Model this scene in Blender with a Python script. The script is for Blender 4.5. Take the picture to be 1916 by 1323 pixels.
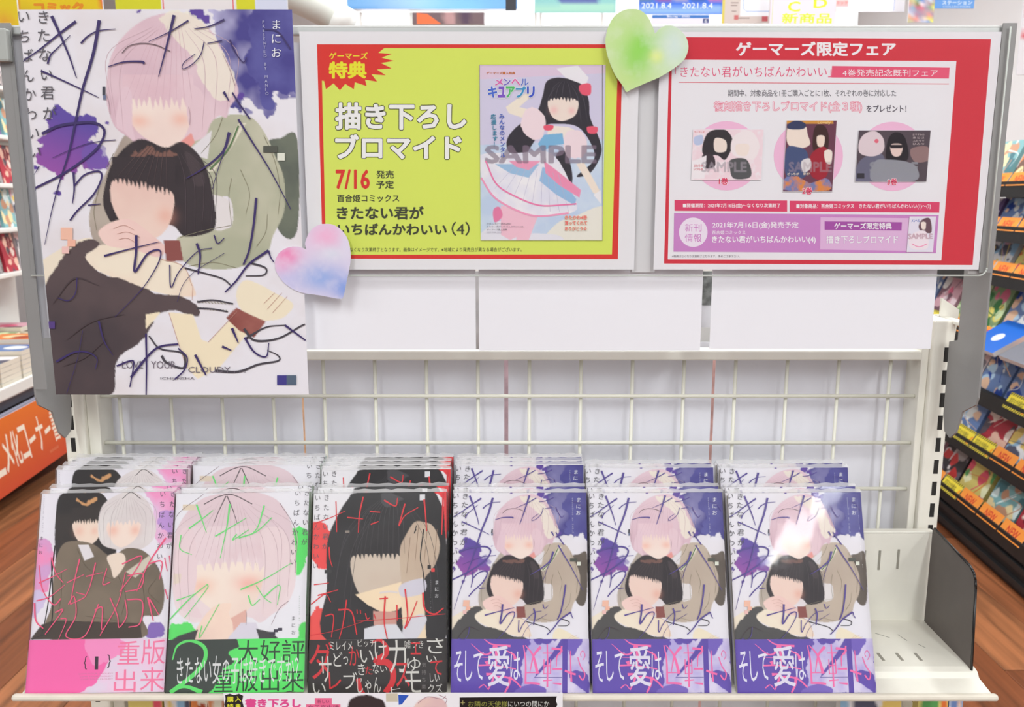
import bpy, bmesh, math, random
import numpy as np
from mathutils import Vector, Matrix, Euler
from mathutils.geometry import tessellate_polygon

# ------------------------------------------------------------------ camera, light, exposure
for o in list(bpy.data.objects):
    bpy.data.objects.remove(o)
SC = bpy.context.scene
COL = SC.collection
CZ = 0.92                      # height of the lens above the shop floor
PITCH = math.radians(10.3)
F = 1600.0                     # focal length in pixels of a 1916 px wide frame
cam_d = bpy.data.cameras.new('camera')
cam_d.sensor_width = 36.0
cam_d.lens = F / 1916.0 * 36.0
cam_d.clip_start = 0.02
cam_d.dof.use_dof = True
cam_d.dof.focus_distance = 0.82
cam_d.dof.aperture_fstop = 13.0
cam = bpy.data.objects.new('camera', cam_d)
cam.location = (0, 0, CZ)
cam.rotation_euler = (math.pi / 2 - PITCH, 0, 0)
COL.objects.link(cam)
SC.camera = cam
SC.view_settings.view_transform = 'Standard'
SC.view_settings.look = 'None'
SC.view_settings.exposure = -0.64
SC.view_settings.gamma = 1.0
SC.view_settings.use_curve_mapping = False
w = bpy.data.worlds.new('shop_surroundings')
w.use_nodes = True
w.node_tree.nodes['Background'].inputs[0].default_value = (0.97, 0.97, 1.0, 1)
w.node_tree.nodes['Background'].inputs[1].default_value = 0.95
SC.world = w
SC.cycles.transparent_max_bounces = 48      # many clear wraps stand one behind another


def strip_light(x, y, length, power):
    l = bpy.data.lights.new('unseen_ceiling_tube', 'AREA')
    l.shape = 'RECTANGLE'
    l.size = 0.16
    l.size_y = length
    l.energy = power
    l.color = (0.965, 1.0, 1.0)
    o = bpy.data.objects.new('unseen_ceiling_tube', l)
    o.location = (x, y, CZ + 1.48)
    COL.objects.link(o)


LAMPS = [(-3.1, -1.9), (-0.75, -1.9), (0.75, -1.9), (2.05, -3.0), (-1.25, 2.3), (0.1, 2.3), (1.15, 2.3), (0.4, 4.9)]  # all out of view; the last is added to brighten the far wall
for lx, ly in LAMPS:
    strip_light(lx, ly, 4.6 if ly < -2 else 2.4, 76.0 if ly < 0 else (48.0 if ly < 4 else 90.0))

# ------------------------------------------------------------------ helpers
cp, sp = math.cos(PITCH), math.sin(PITCH)


def bp(px, py, Y):
    """point of the photograph on the upright plane at distance Y -> world X, Z"""
    v = (np.asarray(py, float) - 661.5) / F
    u = (np.asarray(px, float) - 958.0) / F
    t = Y / (cp - v * sp)
    return u * t, CZ + (-sp - v * cp) * t


def lin(c, k=1.0):
    a = np.asarray(c, float) / 255.0
    l = np.where(a <= 0.04045, a / 12.92, ((a + 0.055) / 1.055) ** 2.4)
    return np.clip(l * k, 0.0, 0.9)


def nodes_of(m):
    m.use_nodes = True
    nt = m.node_tree
    return nt, nt.nodes['Principled BSDF']


MATS = {}


def mat(name, col, rough=0.5, metal=0.0, noise=0.0, scale=40.0, emit=0.0, bump=0.0, coat=0.0):
    if name in MATS:
        return MATS[name]
    m = bpy.data.materials.new(name)
    nt, b = nodes_of(m)
    c = lin(col)
    b.inputs['Roughness'].default_value = rough
    b.inputs['Metallic'].default_value = metal
    b.inputs['Coat Weight'].default_value = coat
    tc = nt.nodes.new('ShaderNodeTexCoord')
    nz = nt.nodes.new('ShaderNodeTexNoise')
    nz.inputs['Scale'].default_value = scale
    nz.inputs['Detail'].default_value = 4
    nt.links.new(tc.outputs['Object'], nz.inputs['Vector'])
    rp = nt.nodes.new('ShaderNodeValToRGB')
    rp.color_ramp.elements[0].position = 0.3
    rp.color_ramp.elements[1].position = 0.7
    rp.color_ramp.elements[0].color = (*np.clip(c * (1 - noise), 0, 1), 1)
    rp.color_ramp.elements[1].color = (*np.clip(c * (1 + noise), 0, 1), 1)
    nt.links.new(nz.outputs['Fac'], rp.inputs['Fac'])
    nt.links.new(rp.outputs['Color'], b.inputs['Base Color'])
    if bump:
        bm_ = nt.nodes.new('ShaderNodeBump')
        bm_.inputs['Strength'].default_value = bump
        bm_.inputs['Distance'].default_value = 0.002
        nt.links.new(nz.outputs['Fac'], bm_.inputs['Height'])
        nt.links.new(bm_.outputs['Normal'], b.inputs['Normal'])
    if emit:
        b.inputs['Emission Color'].default_value = (*c, 1)
        b.inputs['Emission Strength'].default_value = emit
    MATS[name] = m
    return m


def print_mat(name, rough=0.55, coat=0.0, spec=0.3):
    if name in MATS:
        return MATS[name]
    m = bpy.data.materials.new(name)
    nt, b = nodes_of(m)
    at = nt.nodes.new('ShaderNodeAttribute')
    at.attribute_name = 'Col'
    nt.links.new(at.outputs['Color'], b.inputs['Base Color'])
    b.inputs['Roughness'].default_value = rough
    b.inputs['Specular IOR Level'].default_value = spec
    b.inputs['Coat Weight'].default_value = coat
    b.inputs['Coat Roughness'].default_value = 0.15
    MATS[name] = m
    return m


def film_mat(name, base, rough, scale, bump, tint=(1, 1, 1), mul=0.5):
    """clear plastic: mostly see-through with a fresnel sheen"""
    if name in MATS:
        return MATS[name]
    m = bpy.data.materials.new(name)
    m.use_nodes = True
    nt = m.node_tree
    nt.nodes.clear()
    out = nt.nodes.new('ShaderNodeOutputMaterial')
    mx = nt.nodes.new('ShaderNodeMixShader')
    tr = nt.nodes.new('ShaderNodeBsdfTransparent')
    gl = nt.nodes.new('ShaderNodeBsdfGlossy')
    fr = nt.nodes.new('ShaderNodeFresnel')
    ma = nt.nodes.new('ShaderNodeMath')
    ma.operation = 'MULTIPLY_ADD'
    ma.use_clamp = True
    ma.inputs[1].default_value = mul
    ma.inputs[2].default_value = base
    tr.inputs['Color'].default_value = (*tint, 1)
    gl.inputs['Roughness'].default_value = rough
    fr.inputs['IOR'].default_value = 1.45
    tc = nt.nodes.new('ShaderNodeTexCoord')
    mp = nt.nodes.new('ShaderNodeMapping')
    mp.inputs['Scale'].default_value = (1, 1, 0.25)
    nz = nt.nodes.new('ShaderNodeTexNoise')
    nz.inputs['Scale'].default_value = scale
    nz.inputs['Detail'].default_value = 2
    bu = nt.nodes.new('ShaderNodeBump')
    bu.inputs['Strength'].default_value = bump
    bu.inputs['Distance'].default_value = 0.004
    L = nt.links.new
    L(tc.outputs['Object'], mp.inputs['Vector'])
    L(mp.outputs['Vector'], nz.inputs['Vector'])
    L(nz.outputs['Fac'], bu.inputs['Height'])
    L(bu.outputs['Normal'], gl.inputs['Normal'])
    L(bu.outputs['Normal'], fr.inputs['Normal'])
    L(fr.outputs['Fac'], ma.inputs[0])
    L(ma.outputs[0], mx.inputs['Fac'])
    L(tr.outputs[0], mx.inputs[1])
    L(gl.outputs[0], mx.inputs[2])
    L(mx.outputs[0], out.inputs['Surface'])
    MATS[name] = m
    return m


def tag(o, label=None, cat=None, group=None, kind=None):
    if label: o['label'] = label
    if cat: o['category'] = cat
    if group: o['group'] = group
    if kind: o['kind'] = kind
    return o


def empty(name, loc=(0, 0, 0), rot=(0, 0, 0), label=None, cat=None, group=None, kind=None):
    o = bpy.data.objects.new(name, None)
    o.location = loc
    o.rotation_euler = rot
    o.empty_display_size = 0.05
    COL.objects.link(o)
    return tag(o, label, cat, group, kind)


def copy_tree(o, parent=None):
    c = o.copy()
    COL.objects.link(c)
    c.parent = parent
    for ch in o.children:
        copy_tree(ch, c)
    return c


class MB:
    """collects simple solids into one mesh"""
    def __init__(s):
        s.bm = bmesh.new()

    def box(s, x0, x1, y0, y1, z0, z1, bev=0.0):
        r = bmesh.ops.create_cube(s.bm, size=1.0)
        vs = r['verts']
        for v in vs:
            v.co = Vector(((x0 + x1) / 2 + v.co.x * (x1 - x0), (y0 + y1) / 2 + v.co.y * (y1 - y0), (z0 + z1) / 2 + v.co.z * (z1 - z0)))
        if bev:
            es = list({e for v in vs for e in v.link_edges})
            bmesh.ops.bevel(s.bm, geom=es, offset=bev, segments=2, affect='EDGES', profile=0.5)
        return s

    def cyl(s, a, b, r, n=10):
        a, b = Vector(a), Vector(b)
        d = b - a
        q = Vector((0, 0, 1)).rotation_difference(d.normalized())
        M = Matrix.Translation((a + b) / 2) @ q.to_matrix().to_4x4()
        bmesh.ops.create_cone(s.bm, cap_ends=True, segments=n, radius1=r, radius2=r, depth=d.length, matrix=M)
        return s

    def prism(s, pts, axis, a0, a1):
        """pts: closed outline; axis 'x': pts are (y,z) swept from x=a0 to a1; 'y': pts are (x,z)"""
        def mk(p, a):
            return (a, p[0], p[1]) if axis == 'x' else ((p[0], a, p[1]) if axis == 'y' else (p[0], p[1], a))
        v0 = [s.bm.verts.new(mk(p, a0)) for p in pts]
        v1 = [s.bm.verts.new(mk(p, a1)) for p in pts]
        n = len(pts)
        for i in range(n):
            s.bm.faces.new((v0[i], v0[(i + 1) % n], v1[(i + 1) % n], v1[i]))
        s.bm.faces.new(v0[::-1])
        s.bm.faces.new(v1)
        return s

    def build(s, name, m, parent=None, smooth=False, loc=None, rot=None):
        bmesh.ops.recalc_face_normals(s.bm, faces=s.bm.faces)
        me = bpy.data.meshes.new(name)
        s.bm.to_mesh(me)
        s.bm.free()
        me.materials.append(m)
        if smooth:
            me.shade_smooth()
        o = bpy.data.objects.new(name, me)
        if loc: o.location = loc
        if rot: o.rotation_euler = rot
        COL.objects.link(o)
        o.parent = parent
        return o


# ---- printed matter -------------------------------------------------
def vnoise(x, y, scale, seed):
    x = x * scale + seed * 17.13
    y = y * scale + seed * 5.71
    xi, yi = np.floor(x).astype(np.int64), np.floor(y).astype(np.int64)
    fx, fy = x - xi, y - yi
    fx, fy = fx * fx * (3 - 2 * fx), fy * fy * (3 - 2 * fy)

    def h(a, b):
        n = (a * 374761393 + b * 668265263 + seed * 974711) & 0x7fffffff
        n = ((n ^ (n >> 13)) * 1274126177) & 0x7fffffff
        return ((n ^ (n >> 16)) & 0xffff) / 65535.0
    return (h(xi, yi) * (1 - fx) + h(xi + 1, yi) * fx) * (1 - fy) + (h(xi, yi + 1) * (1 - fx) + h(xi + 1, yi + 1) * fx) * fy


def fbm(x, y, scale, seed, octaves=4):
    s, a, t = 0, 0.5, 0
    for k in range(octaves):
        s = s + a * vnoise(x, y, scale * 2 ** k, seed + k * 7)
        t += a
        a *= 0.55
    return s / t


def catmull(pts, n=6, closed=False):
    P = np.asarray(pts, float)
    if len(P) < 3 and not closed:
        return P
    out = []
    m = len(P)
    rng = range(m) if closed else range(m - 1)
    for i in rng:
        p0 = P[(i - 1) % m] if (closed or i > 0) else 2 * P[0] - P[1]
        p1, p2 = P[i], P[(i + 1) % m]
        p3 = P[(i + 2) % m] if (closed or i + 2 < m) else 2 * P[-1] - P[-2]
        for k in range(n):
            t = k / n
            out.append(0.5 * ((2 * p1) + (-p0 + p2) * t + (2 * p0 - 5 * p1 + 4 * p2 - p3) * t * t + (-p0 + 3 * p1 - 3 * p2 + p3) * t ** 3))
    if not closed:
        out.append(P[-1])
    return np.array(out)


def homography(quad, w, h):
    """quad TL TR BR BL in source coordinates -> function to local (x right, d down) metres"""
    A = []
    dst = [(0, 0), (w, 0), (w, h), (0, h)]
    for (x, y), (u, v) in zip(quad, dst):
        A.append([x, y, 1, 0, 0, 0, -u * x, -u * y, -u])
        A.append([0, 0, 0, x, y, 1, -v * x, -v * y, -v])
    H = np.linalg.svd(np.array(A, float))[2][-1].reshape(3, 3)

    def f(p):
        p = np.asarray(p, float).reshape(-1, 2)
        q = np.c_[p, np.ones(len(p))] @ H.T
        return q[:, :2] / q[:, 2:3]
    return f


_gly = {}


def glyphs(body, bold):
    """outline triangles of a string: vertices (x, y, copy number), faces"""
    bold = max(0.0, bold) * 0.9
    if bold > 0.001:
        key = (body, round(bold, 4))
        if key not in _gly:
            V, Fc = glyphs(body, 0.0)
            n = 8 if bold > 0.03 else (6 if bold > 0.015 else 4)
            VV, FF = [], []
            for q in range(n):
                a = 2 * math.pi * (q + 0.5) / n
                FF += [tuple(i + len(V) * q for i in f) for f in Fc]
                VV.append(V + [bold * math.cos(a), bold * math.sin(a), q])
            _gly[key] = (np.concatenate(VV), FF)
        return _gly[key]
    key = (body, 0.0)
    if key not in _gly:
        c = bpy.data.curves.new('lettering', 'FONT')
        c.body = body
        c.resolution_u = 2
        ob = bpy.data.objects.new('lettering', c)
        COL.objects.link(ob)
        dg = bpy.context.evaluated_depsgraph_get()
        me = bpy.data.meshes.new_from_object(ob.evaluated_get(dg))
        V = np.array([(v.co[0], v.co[1], 0.0) for v in me.vertices]) if len(me.vertices) else np.zeros((0, 3))
        Fc = [tuple(p.vertices) for p in me.polygons]
        bpy.data.objects.remove(ob)
        bpy.data.curves.remove(c)
        bpy.data.meshes.remove(me)
        _gly[key] = (V, Fc)
    return _gly[key]


class Print:
    """flat printed sheet: a coloured grid plus crisp lettering and brush strokes, colours in the attribute Col.
    Local frame: x right, z up, printed side towards -y."""
    STEP = 3.0e-6        # every stroke and letter lies a hair above the one before

    def __init__(s, w, h, tf, k=1.0, res=300.0):
        s.w, s.h, s.tf, s.k = w, h, tf, k
        s.nx, s.ny = max(2, int(w * 1000 * res / 300.0)), max(2, int(h * 1000 * res / 300.0))
        s.X, s.D = np.meshgrid(np.linspace(0, w, 2 * s.nx), np.linspace(0, h, 2 * s.ny))
        s.img = np.ones((2 * s.ny, 2 * s.nx, 3)) * lin((238, 236, 240), k)
        s.V, s.Fc, s.C = [], [], []
        s.nv = 0
        s.layer = 1
        s.dmax = None

    # raster painting
    def _rows(s, x0, x1, d0, d1):
        i0 = max(0, int(x0 / s.w * 2 * s.nx) - 1); i1 = min(2 * s.nx, int(x1 / s.w * 2 * s.nx) + 3)
        j0 = max(0, int(d0 / s.h * 2 * s.ny) - 1); j1 = min(2 * s.ny, int(d1 / s.h * 2 * s.ny) + 3)
        return i0, i1, j0, j1

    def bg(s, c):
        s.img[:] = lin(c, s.k)

    def fill(s, pts, c, smooth=True, edge=0.0, escale=60.0, seed=1, c2=None, nscale=30.0, alpha=1.0, grad=None):
        P = s.tf(pts)
        if smooth: P = catmull(P, 5, True)
        m = edge + 0.001
        i0, i1, j0, j1 = s._rows(P[:, 0].min() - m, P[:, 0].max() + m, P[:, 1].min() - m, P[:, 1].max() + m)
        if i1 <= i0 or j1 <= j0: return
        x, d = s.X[j0:j1, i0:i1].copy(), s.D[j0:j1, i0:i1].copy()
        x0, d0 = x.copy(), d.copy()
        if edge:
            x += edge * 2 * (fbm(x0, d0, escale, seed, 5) - 0.5) * 1.6
            d += edge * 2 * (fbm(x0, d0, escale, seed + 31, 5) - 0.5) * 1.6
        ins = np.zeros(x.shape, bool)
        n = len(P)
        for a in range(n):
            xa, ya = P[a]; xb, yb = P[(a + 1) % n]
            if ya == yb: continue
            c_ = ((ya > d) != (yb > d)) & (x < (xb - xa) * (d - ya) / (yb - ya) + xa)
            ins ^= c_
        col = np.broadcast_to(lin(c, s.k), x.shape + (3,)).copy()
        if c2 is not None:
            if grad is not None:
                g = s.tf([grad[0], grad[1]])
                dv = g[1] - g[0]
                t = np.clip(((x0 - g[0][0]) * dv[0] + (d0 - g[0][1]) * dv[1]) / (dv @ dv), 0, 1)
            else:
                t = np.clip((fbm(x0, d0, nscale, seed + 3) - 0.35) * 3.0, 0, 1)
            col = col * (1 - t[..., None]) + lin(c2, s.k) * t[..., None]
        reg = s.img[j0:j1, i0:i1]
        a_ = (ins * alpha)[..., None]
        s.img[j0:j1, i0:i1] = reg * (1 - a_) + col * a_

    def soft(s, x, y, r, c, alpha=0.5, ry=None):
        """soft round blush of colour"""
        ctr = s.tf([(x, y)])[0]
        e = s.tf([(x + r, y)])[0]
        rr = abs(e[0] - ctr[0]) + 1e-9
        e2 = s.tf([(x, y + (ry or r))])[0]
        rd = abs(e2[1] - ctr[1]) + 1e-9
        t = alpha * np.exp(-(((s.X - ctr[0]) / rr) ** 2 + ((s.D - ctr[1]) / rd) ** 2))[..., None]
        s.img = s.img * (1 - t) + lin(c, s.k) * t

    def wash(s, c, alpha, scale, seed, lo=0.45):
        t = np.clip((fbm(s.X, s.D, scale, seed) - lo) * 3, 0, 1)[..., None] * alpha
        s.img = s.img * (1 - t) + lin(c, s.k) * t

    def splat(s, x, y, r, c, seed=1, n=9, c2=None):
        rnd = random.Random(seed)
        for k in range(n):
            a = rnd.uniform(0, 6.28); q = r * rnd.uniform(0.9, 1.9); e = r * rnd.uniform(0.03, 0.14)
            cx, cy = x + q * math.cos(a), y + q * math.sin(a)
            s.fill([(cx + e * math.cos(b), cy + e * math.sin(b) * 1.2) for b in np.linspace(0, 5.6, 8)], c)

    # crisp layer on top of the paper
    def _add(s, P, faces, c, lay=None):
        P = np.array(P, float)
        if s.dmax is not None:
            if P[:, 1].min() > s.dmax: return
            P[:, 1] = np.minimum(P[:, 1], s.dmax)
        lift = np.zeros(len(P)) if lay is None else np.asarray(lay, float)
        s.V.append(np.c_[P[:, 0], -(s.layer + lift) * s.STEP, -P[:, 1]])
        s.layer += 1 + int(math.ceil(lift.max()))
        s.Fc += [tuple(i + s.nv for i in f) for f in faces]
        s.C.append(np.tile(lin(c, s.k), (len(P), 1)))
        s.nv += len(P)

    def poly(s, pts, c, smooth=False, n=6):
        P = s.tf(pts)
        if smooth: P = catmull(P, n, True)
        tris = tessellate_polygon([[Vector((p[0], p[1], 0)) for p in P]])
        s._add(P, [tuple(t) for t in tris], c)

    def rect(s, x0, y0, x1, y1, c):
        s.poly([(x0, y0), (x1, y0), (x1, y1), (x0, y1)], c)

    def ellipse(s, x, y, rx, ry, c, n=28):
        s.poly([(x + rx * math.cos(a), y + ry * math.sin(a)) for a in np.linspace(0, 2 * math.pi, n, endpoint=False)], c)

    def stroke(s, pts, w0, c, w1=None, wm=None, smooth=True, n=6):
        """brush stroke of width w0 -> (wm) -> w1 in source units"""
        P = catmull(pts, n) if smooth else np.asarray(pts, float)
        w1 = w0 if w1 is None else w1
        m = len(P)
        T = np.gradient(P, axis=0)
        T /= (np.linalg.norm(T, axis=1, keepdims=True) + 1e-9)
        N = np.c_[-T[:, 1], T[:, 0]]
        u = np.linspace(0, 1, m)
        W = (w0 + (w1 - w0) * u) if wm is None else np.interp(u, [0, .5, 1], [w0, wm, w1])
        A = s.tf(P + N * W[:, None] / 2)
        B = s.tf(P - N * W[:, None] / 2)
        s._add(np.r_[A, B], [(i, i + 1, m + i + 1, m + i) for i in range(m - 1)], c, np.r_[u, u] * 3)

    def next(s):
        pass

    def text(s, body, x0, y0, x1, y1, c, bold=0.0, out=None, ow=0.03, out2=None, ow2=0.06, skew=0.0, rot=0.0):
        """lettering whose ink box fills x0..x1, y0..y1"""
        V, Fc = glyphs(body, bold)
        if not len(V): return
        mn, mxx = V.min(0)[:2], V.max(0)[:2]

        def place(Q):
            u = (Q[:, 0] - mn[0]) / (mxx[0] - mn[0]); v = (mxx[1] - Q[:, 1]) / max(1e-6, mxx[1] - mn[1])
            px = x0 + u * (x1 - x0) + skew * (0.5 - v) * (y1 - y0)
            py = y0 + v * (y1 - y0)
            if rot:
                cx, cy = (x0 + x1) / 2, (y0 + y1) / 2
                ca, sa = math.cos(rot), math.sin(rot)
                px, py = cx + (px - cx) * ca - (py - cy) * sa, cy + (px - cx) * sa + (py - cy) * ca
            return s.tf(np.c_[px, py])
        for cc, ww in ((out2, ow2), (out, ow)):
            if cc is not None:
                V2, F2 = glyphs(body, bold + ww)
                s._add(place(V2), F2, cc, V2[:, 2])
        s._add(place(V), Fc, c, V[:, 2])

    def vtext(s, body, x, y, step, size, c, bold=0.0, dx=0.0):
        for i, ch in enumerate(body):
            if ch == ' ': continue
            V, Fc = glyphs(ch, bold)
            P = s.tf(np.c_[x + dx * i + (V[:, 0] - 0.5) * size, y + i * step - (V[:, 1] - 0.38) * size])
            s._add(P, Fc, c, V[:, 2])

    def rtext(s, body, x0, y0, x1, y1, c, bold=0.0, alpha=0.5):
        """lettering blended into the picture"""
        V, Fc = glyphs(body, bold)
        mn, mxx = V.min(0), V.max(0)
        P = s.tf(np.c_[x0 + (V[:, 0] - mn[0]) / (mxx[0] - mn[0]) * (x1 - x0), y0 + (mxx[1] - V[:, 1]) / (mxx[1] - mn[1]) * (y1 - y0)])
        msk = np.zeros(s.X.shape, bool)
        for f in Fc:
            for q in range(1, len(f) - 1):
                a, b, c_ = P[f[0]], P[f[q]], P[f[q + 1]]
                i0, i1, j0, j1 = s._rows(min(a[0], b[0], c_[0]), max(a[0], b[0], c_[0]), min(a[1], b[1], c_[1]), max(a[1], b[1], c_[1]))
                if i1 <= i0 or j1 <= j0: continue
                x, d = s.X[j0:j1, i0:i1], s.D[j0:j1, i0:i1]
                e1 = (b[0] - a[0]) * (d - a[1]) - (b[1] - a[1]) * (x - a[0])
                e2 = (c_[0] - b[0]) * (d - b[1]) - (c_[1] - b[1]) * (x - b[0])
                e3 = (a[0] - c_[0]) * (d - c_[1]) - (a[1] - c_[1]) * (x - c_[0])
                msk[j0:j1, i0:i1] |= ((e1 >= 0) & (e2 >= 0) & (e3 >= 0)) | ((e1 <= 0) & (e2 <= 0) & (e3 <= 0))
        a_ = (msk * alpha)[..., None]
        s.img = s.img * (1 - a_) + lin(c, s.k) * a_

    def mesh(s, name, m, th=0.0004, curl=None, outline=None, back=(225, 225, 230), clip=False):
        nx, ny = s.nx, s.ny
        small = s.img.reshape(ny, 2, nx, 2, 3).mean((1, 3)).reshape(-1, 3)
        gx, gd = np.meshgrid(np.linspace(0, s.w, nx), np.linspace(0, s.h, ny))
        V = [np.c_[gx.ravel(), np.zeros(nx * ny), -gd.ravel()]]
        C = [small]
        idx = np.arange(nx * ny).reshape(ny, nx)
        q = np.stack([idx[:-1, :-1], idx[1:, :-1], idx[1:, 1:], idx[:-1, 1:]], -1).reshape(-1, 4)
        faces = [q]
        nv = nx * ny
        if outline is not None:            # keep only the cells inside the outline
            cx = (gx[:-1, :-1] + gx[1:, 1:]) / 2; cd = (gd[:-1, :-1] + gd[1:, 1:]) / 2
            ins = np.zeros(cx.shape, bool)
            P = outline
            for a in range(len(P)):
                xa, ya = P[a]; xb, yb = P[(a + 1) % len(P)]
                if ya == yb: continue
                ins ^= ((ya > cd) != (yb > cd)) & (cx < (xb - xa) * (cd - ya) / (yb - ya) + xa)
            faces = [q[ins.ravel()]]
        else:
            # paper thickness: back sheet and rim
            b = np.array([[0, th, 0], [s.w, th, 0], [s.w, th, -s.h], [0, th, -s.h], [0, 1e-6, 0], [s.w, 1e-6, 0], [s.w, 1e-6, -s.h], [0, 1e-6, -s.h]])
            V.append(b)
            C.append(np.tile(lin(back, s.k), (8, 1)))
            k = nv
            faces.append(np.array([[k, k + 1, k + 2, k + 3], [k + 4, k + 5, k + 1, k], [k + 5, k + 6, k + 2, k + 1], [k + 6, k + 7, k + 3, k + 2], [k + 7, k + 4, k, k + 3]]))
            nv += 8
        polys = np.concatenate(faces)
        VV = np.concatenate(V + s.V) if s.V else np.concatenate(V)
        CC = np.concatenate(C + s.C) if s.C else np.concatenate(C)
        if clip:
            nb = nv
            VV[nb:, 0] = np.clip(VV[nb:, 0], 0, s.w)
            VV[nb:, 2] = np.clip(VV[nb:, 2], -s.h, 0)
        if curl is not None:
            VV = curl(VV)
        ex = [tuple(i + nv for i in f) for f in s.Fc]
        me = bpy.data.meshes.new(name)
        me.from_pydata(VV.tolist(), [], polys.tolist() + ex)
        ca = me.color_attributes.new('Col', 'FLOAT_COLOR', 'POINT')
        ca.data.foreach_set('color', np.c_[CC, np.ones(len(CC))].astype(np.float32).ravel())
        me.materials.append(m)
        me.update()
        return me


def link(name, me, parent=None, loc=(0, 0, 0), rot=(0, 0, 0)):
    o = bpy.data.objects.new(name, me)
    o.location = loc
    o.rotation_euler = rot
    COL.objects.link(o)
    o.parent = parent
    return o


def plane_tf(Y, X0, Z0, scale=1.0, ox=0.0, oy=0.0):
    """photo coordinates (or coordinates in an enlargement of it) -> metres on an upright sheet at distance Y"""
    def f(p):
        p = np.asarray(p, float).reshape(-1, 2)
        x, z = bp(p[:, 0] / scale + ox, p[:, 1] / scale + oy, Y)
        return np.c_[x - X0, Z0 - z]
    return f


# ------------------------------------------------------------------ materials
M_CREAM = mat('cream painted steel', (234, 231, 219), 0.42, noise=0.03, scale=30)
M_CREAM2 = mat('cream wire enamel', (222, 220, 206), 0.4, noise=0.02)
M_SLOT = mat('dark slot', (38, 36, 34), 0.8)  # flat dark plates stand in for the shade inside the post holes
M_PLATE = mat('grey bracket metal', (148, 147, 146), 0.42, metal=0.15, noise=0.04, scale=12)
M_ALU = mat('brushed aluminium', (196, 198, 196), 0.3, metal=0.5)
M_PAPER = mat('white office paper', (238, 237, 243), 0.7, noise=0.008, scale=8)
M_BACKSHEET = mat('shaded backing paper', (226, 225, 232), 0.7, noise=0.008, scale=8)  # greyer copy of the office paper, shade behind the wires put into its colour
M_DIV = mat('dark brown divider plate', (92, 84, 80), 0.38, noise=0.05, scale=60)
M_DIVE = mat('black plate edge', (26, 24, 24), 0.3)
M_BLACK = mat('black rack steel', (30, 30, 32), 0.6, noise=0.1, scale=20)
M_WHITE = mat('white shop fitting', (236, 236, 232), 0.5, noise=0.01)
M_WALL = mat('pale grey wall paint', (226, 225, 226), 0.75, noise=0.01, scale=5)
M_PAGE = mat('paper page edges', (226, 219, 200), 0.8, noise=0.06, scale=300)
M_GLOW = mat('lit lamp tube', (255, 255, 250), 0.4, emit=3.0)
M_PRINT = print_mat('satin printing', 0.5)
M_PRINTM = print_mat('matt laser printing', 0.75, spec=0.15)
M_COVER = print_mat('laminated cover printing', 0.3, coat=0.15)
M_WRAP = film_mat('clear book wrap', 0.008, 0.045, 20.0, 0.09, mul=0.42)
M_CRIMP = bpy.data.materials.new('milky crimped film')
M_CRIMP.use_nodes = True
_b = M_CRIMP.node_tree.nodes['Principled BSDF']
_b.inputs['Base Color'].default_value = (0.88, 0.88, 0.9, 1)
_b.inputs['Alpha'].default_value = 0.32
_b.inputs['Roughness'].default_value = 0.15
M_ACRYL = film_mat('clear acrylic', 0.0, 0.05, 3.0, 0.02, (0.997, 0.998, 0.997), mul=0.25)
# ------------------------------------------------------------------ printed pictures (plain colour-mass stand-ins) and lettering
INK = (72, 66, 140)
PURP = (96, 70, 158)


def fringe(p, x0, x1, ytop, ybase, n, depth, c, c2=None, seed=1, arc=0.0, slope=0.0):
    """front hair as a row of narrow uneven points"""
    rr = random.Random(seed)
    low = []
    for i in range(n):
        u = i / n
        xa = x0 + (x1 - x0) * u
        xb = x0 + (x1 - x0) * (i + 0.55 + rr.uniform(-0.15, 0.15)) / n
        lift = arc * (1 - (2 * u - 1) ** 2)
        low.append((xa, ybase - depth * rr.uniform(0.5, 1.1) - lift + slope * u))
        low.append((xb, ybase + depth * rr.uniform(0.0, 0.6) - lift + slope * u))
    p.fill([(x1, ytop), (x0, ytop)] + low + [(x1, ybase + slope)], c, smooth=False, c2=c2, nscale=30)


def strands(p, crown, ends, c, w=2.0, bulge=0.3, seed=2):
    rr = random.Random(seed)
    for ex, ey in ends:
        mx_, my = crown[0] + (ex - crown[0]) * (0.5 + bulge), crown[1] + (ey - crown[1]) * 0.42
        p.stroke([(crown[0] + (ex - crown[0]) * 0.35, crown[1] + (ey - crown[1]) * 0.12), (mx_, my), (ex + rr.uniform(-6, 6), ey)], w * 0.4, c, w * 0.4, w)


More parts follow.
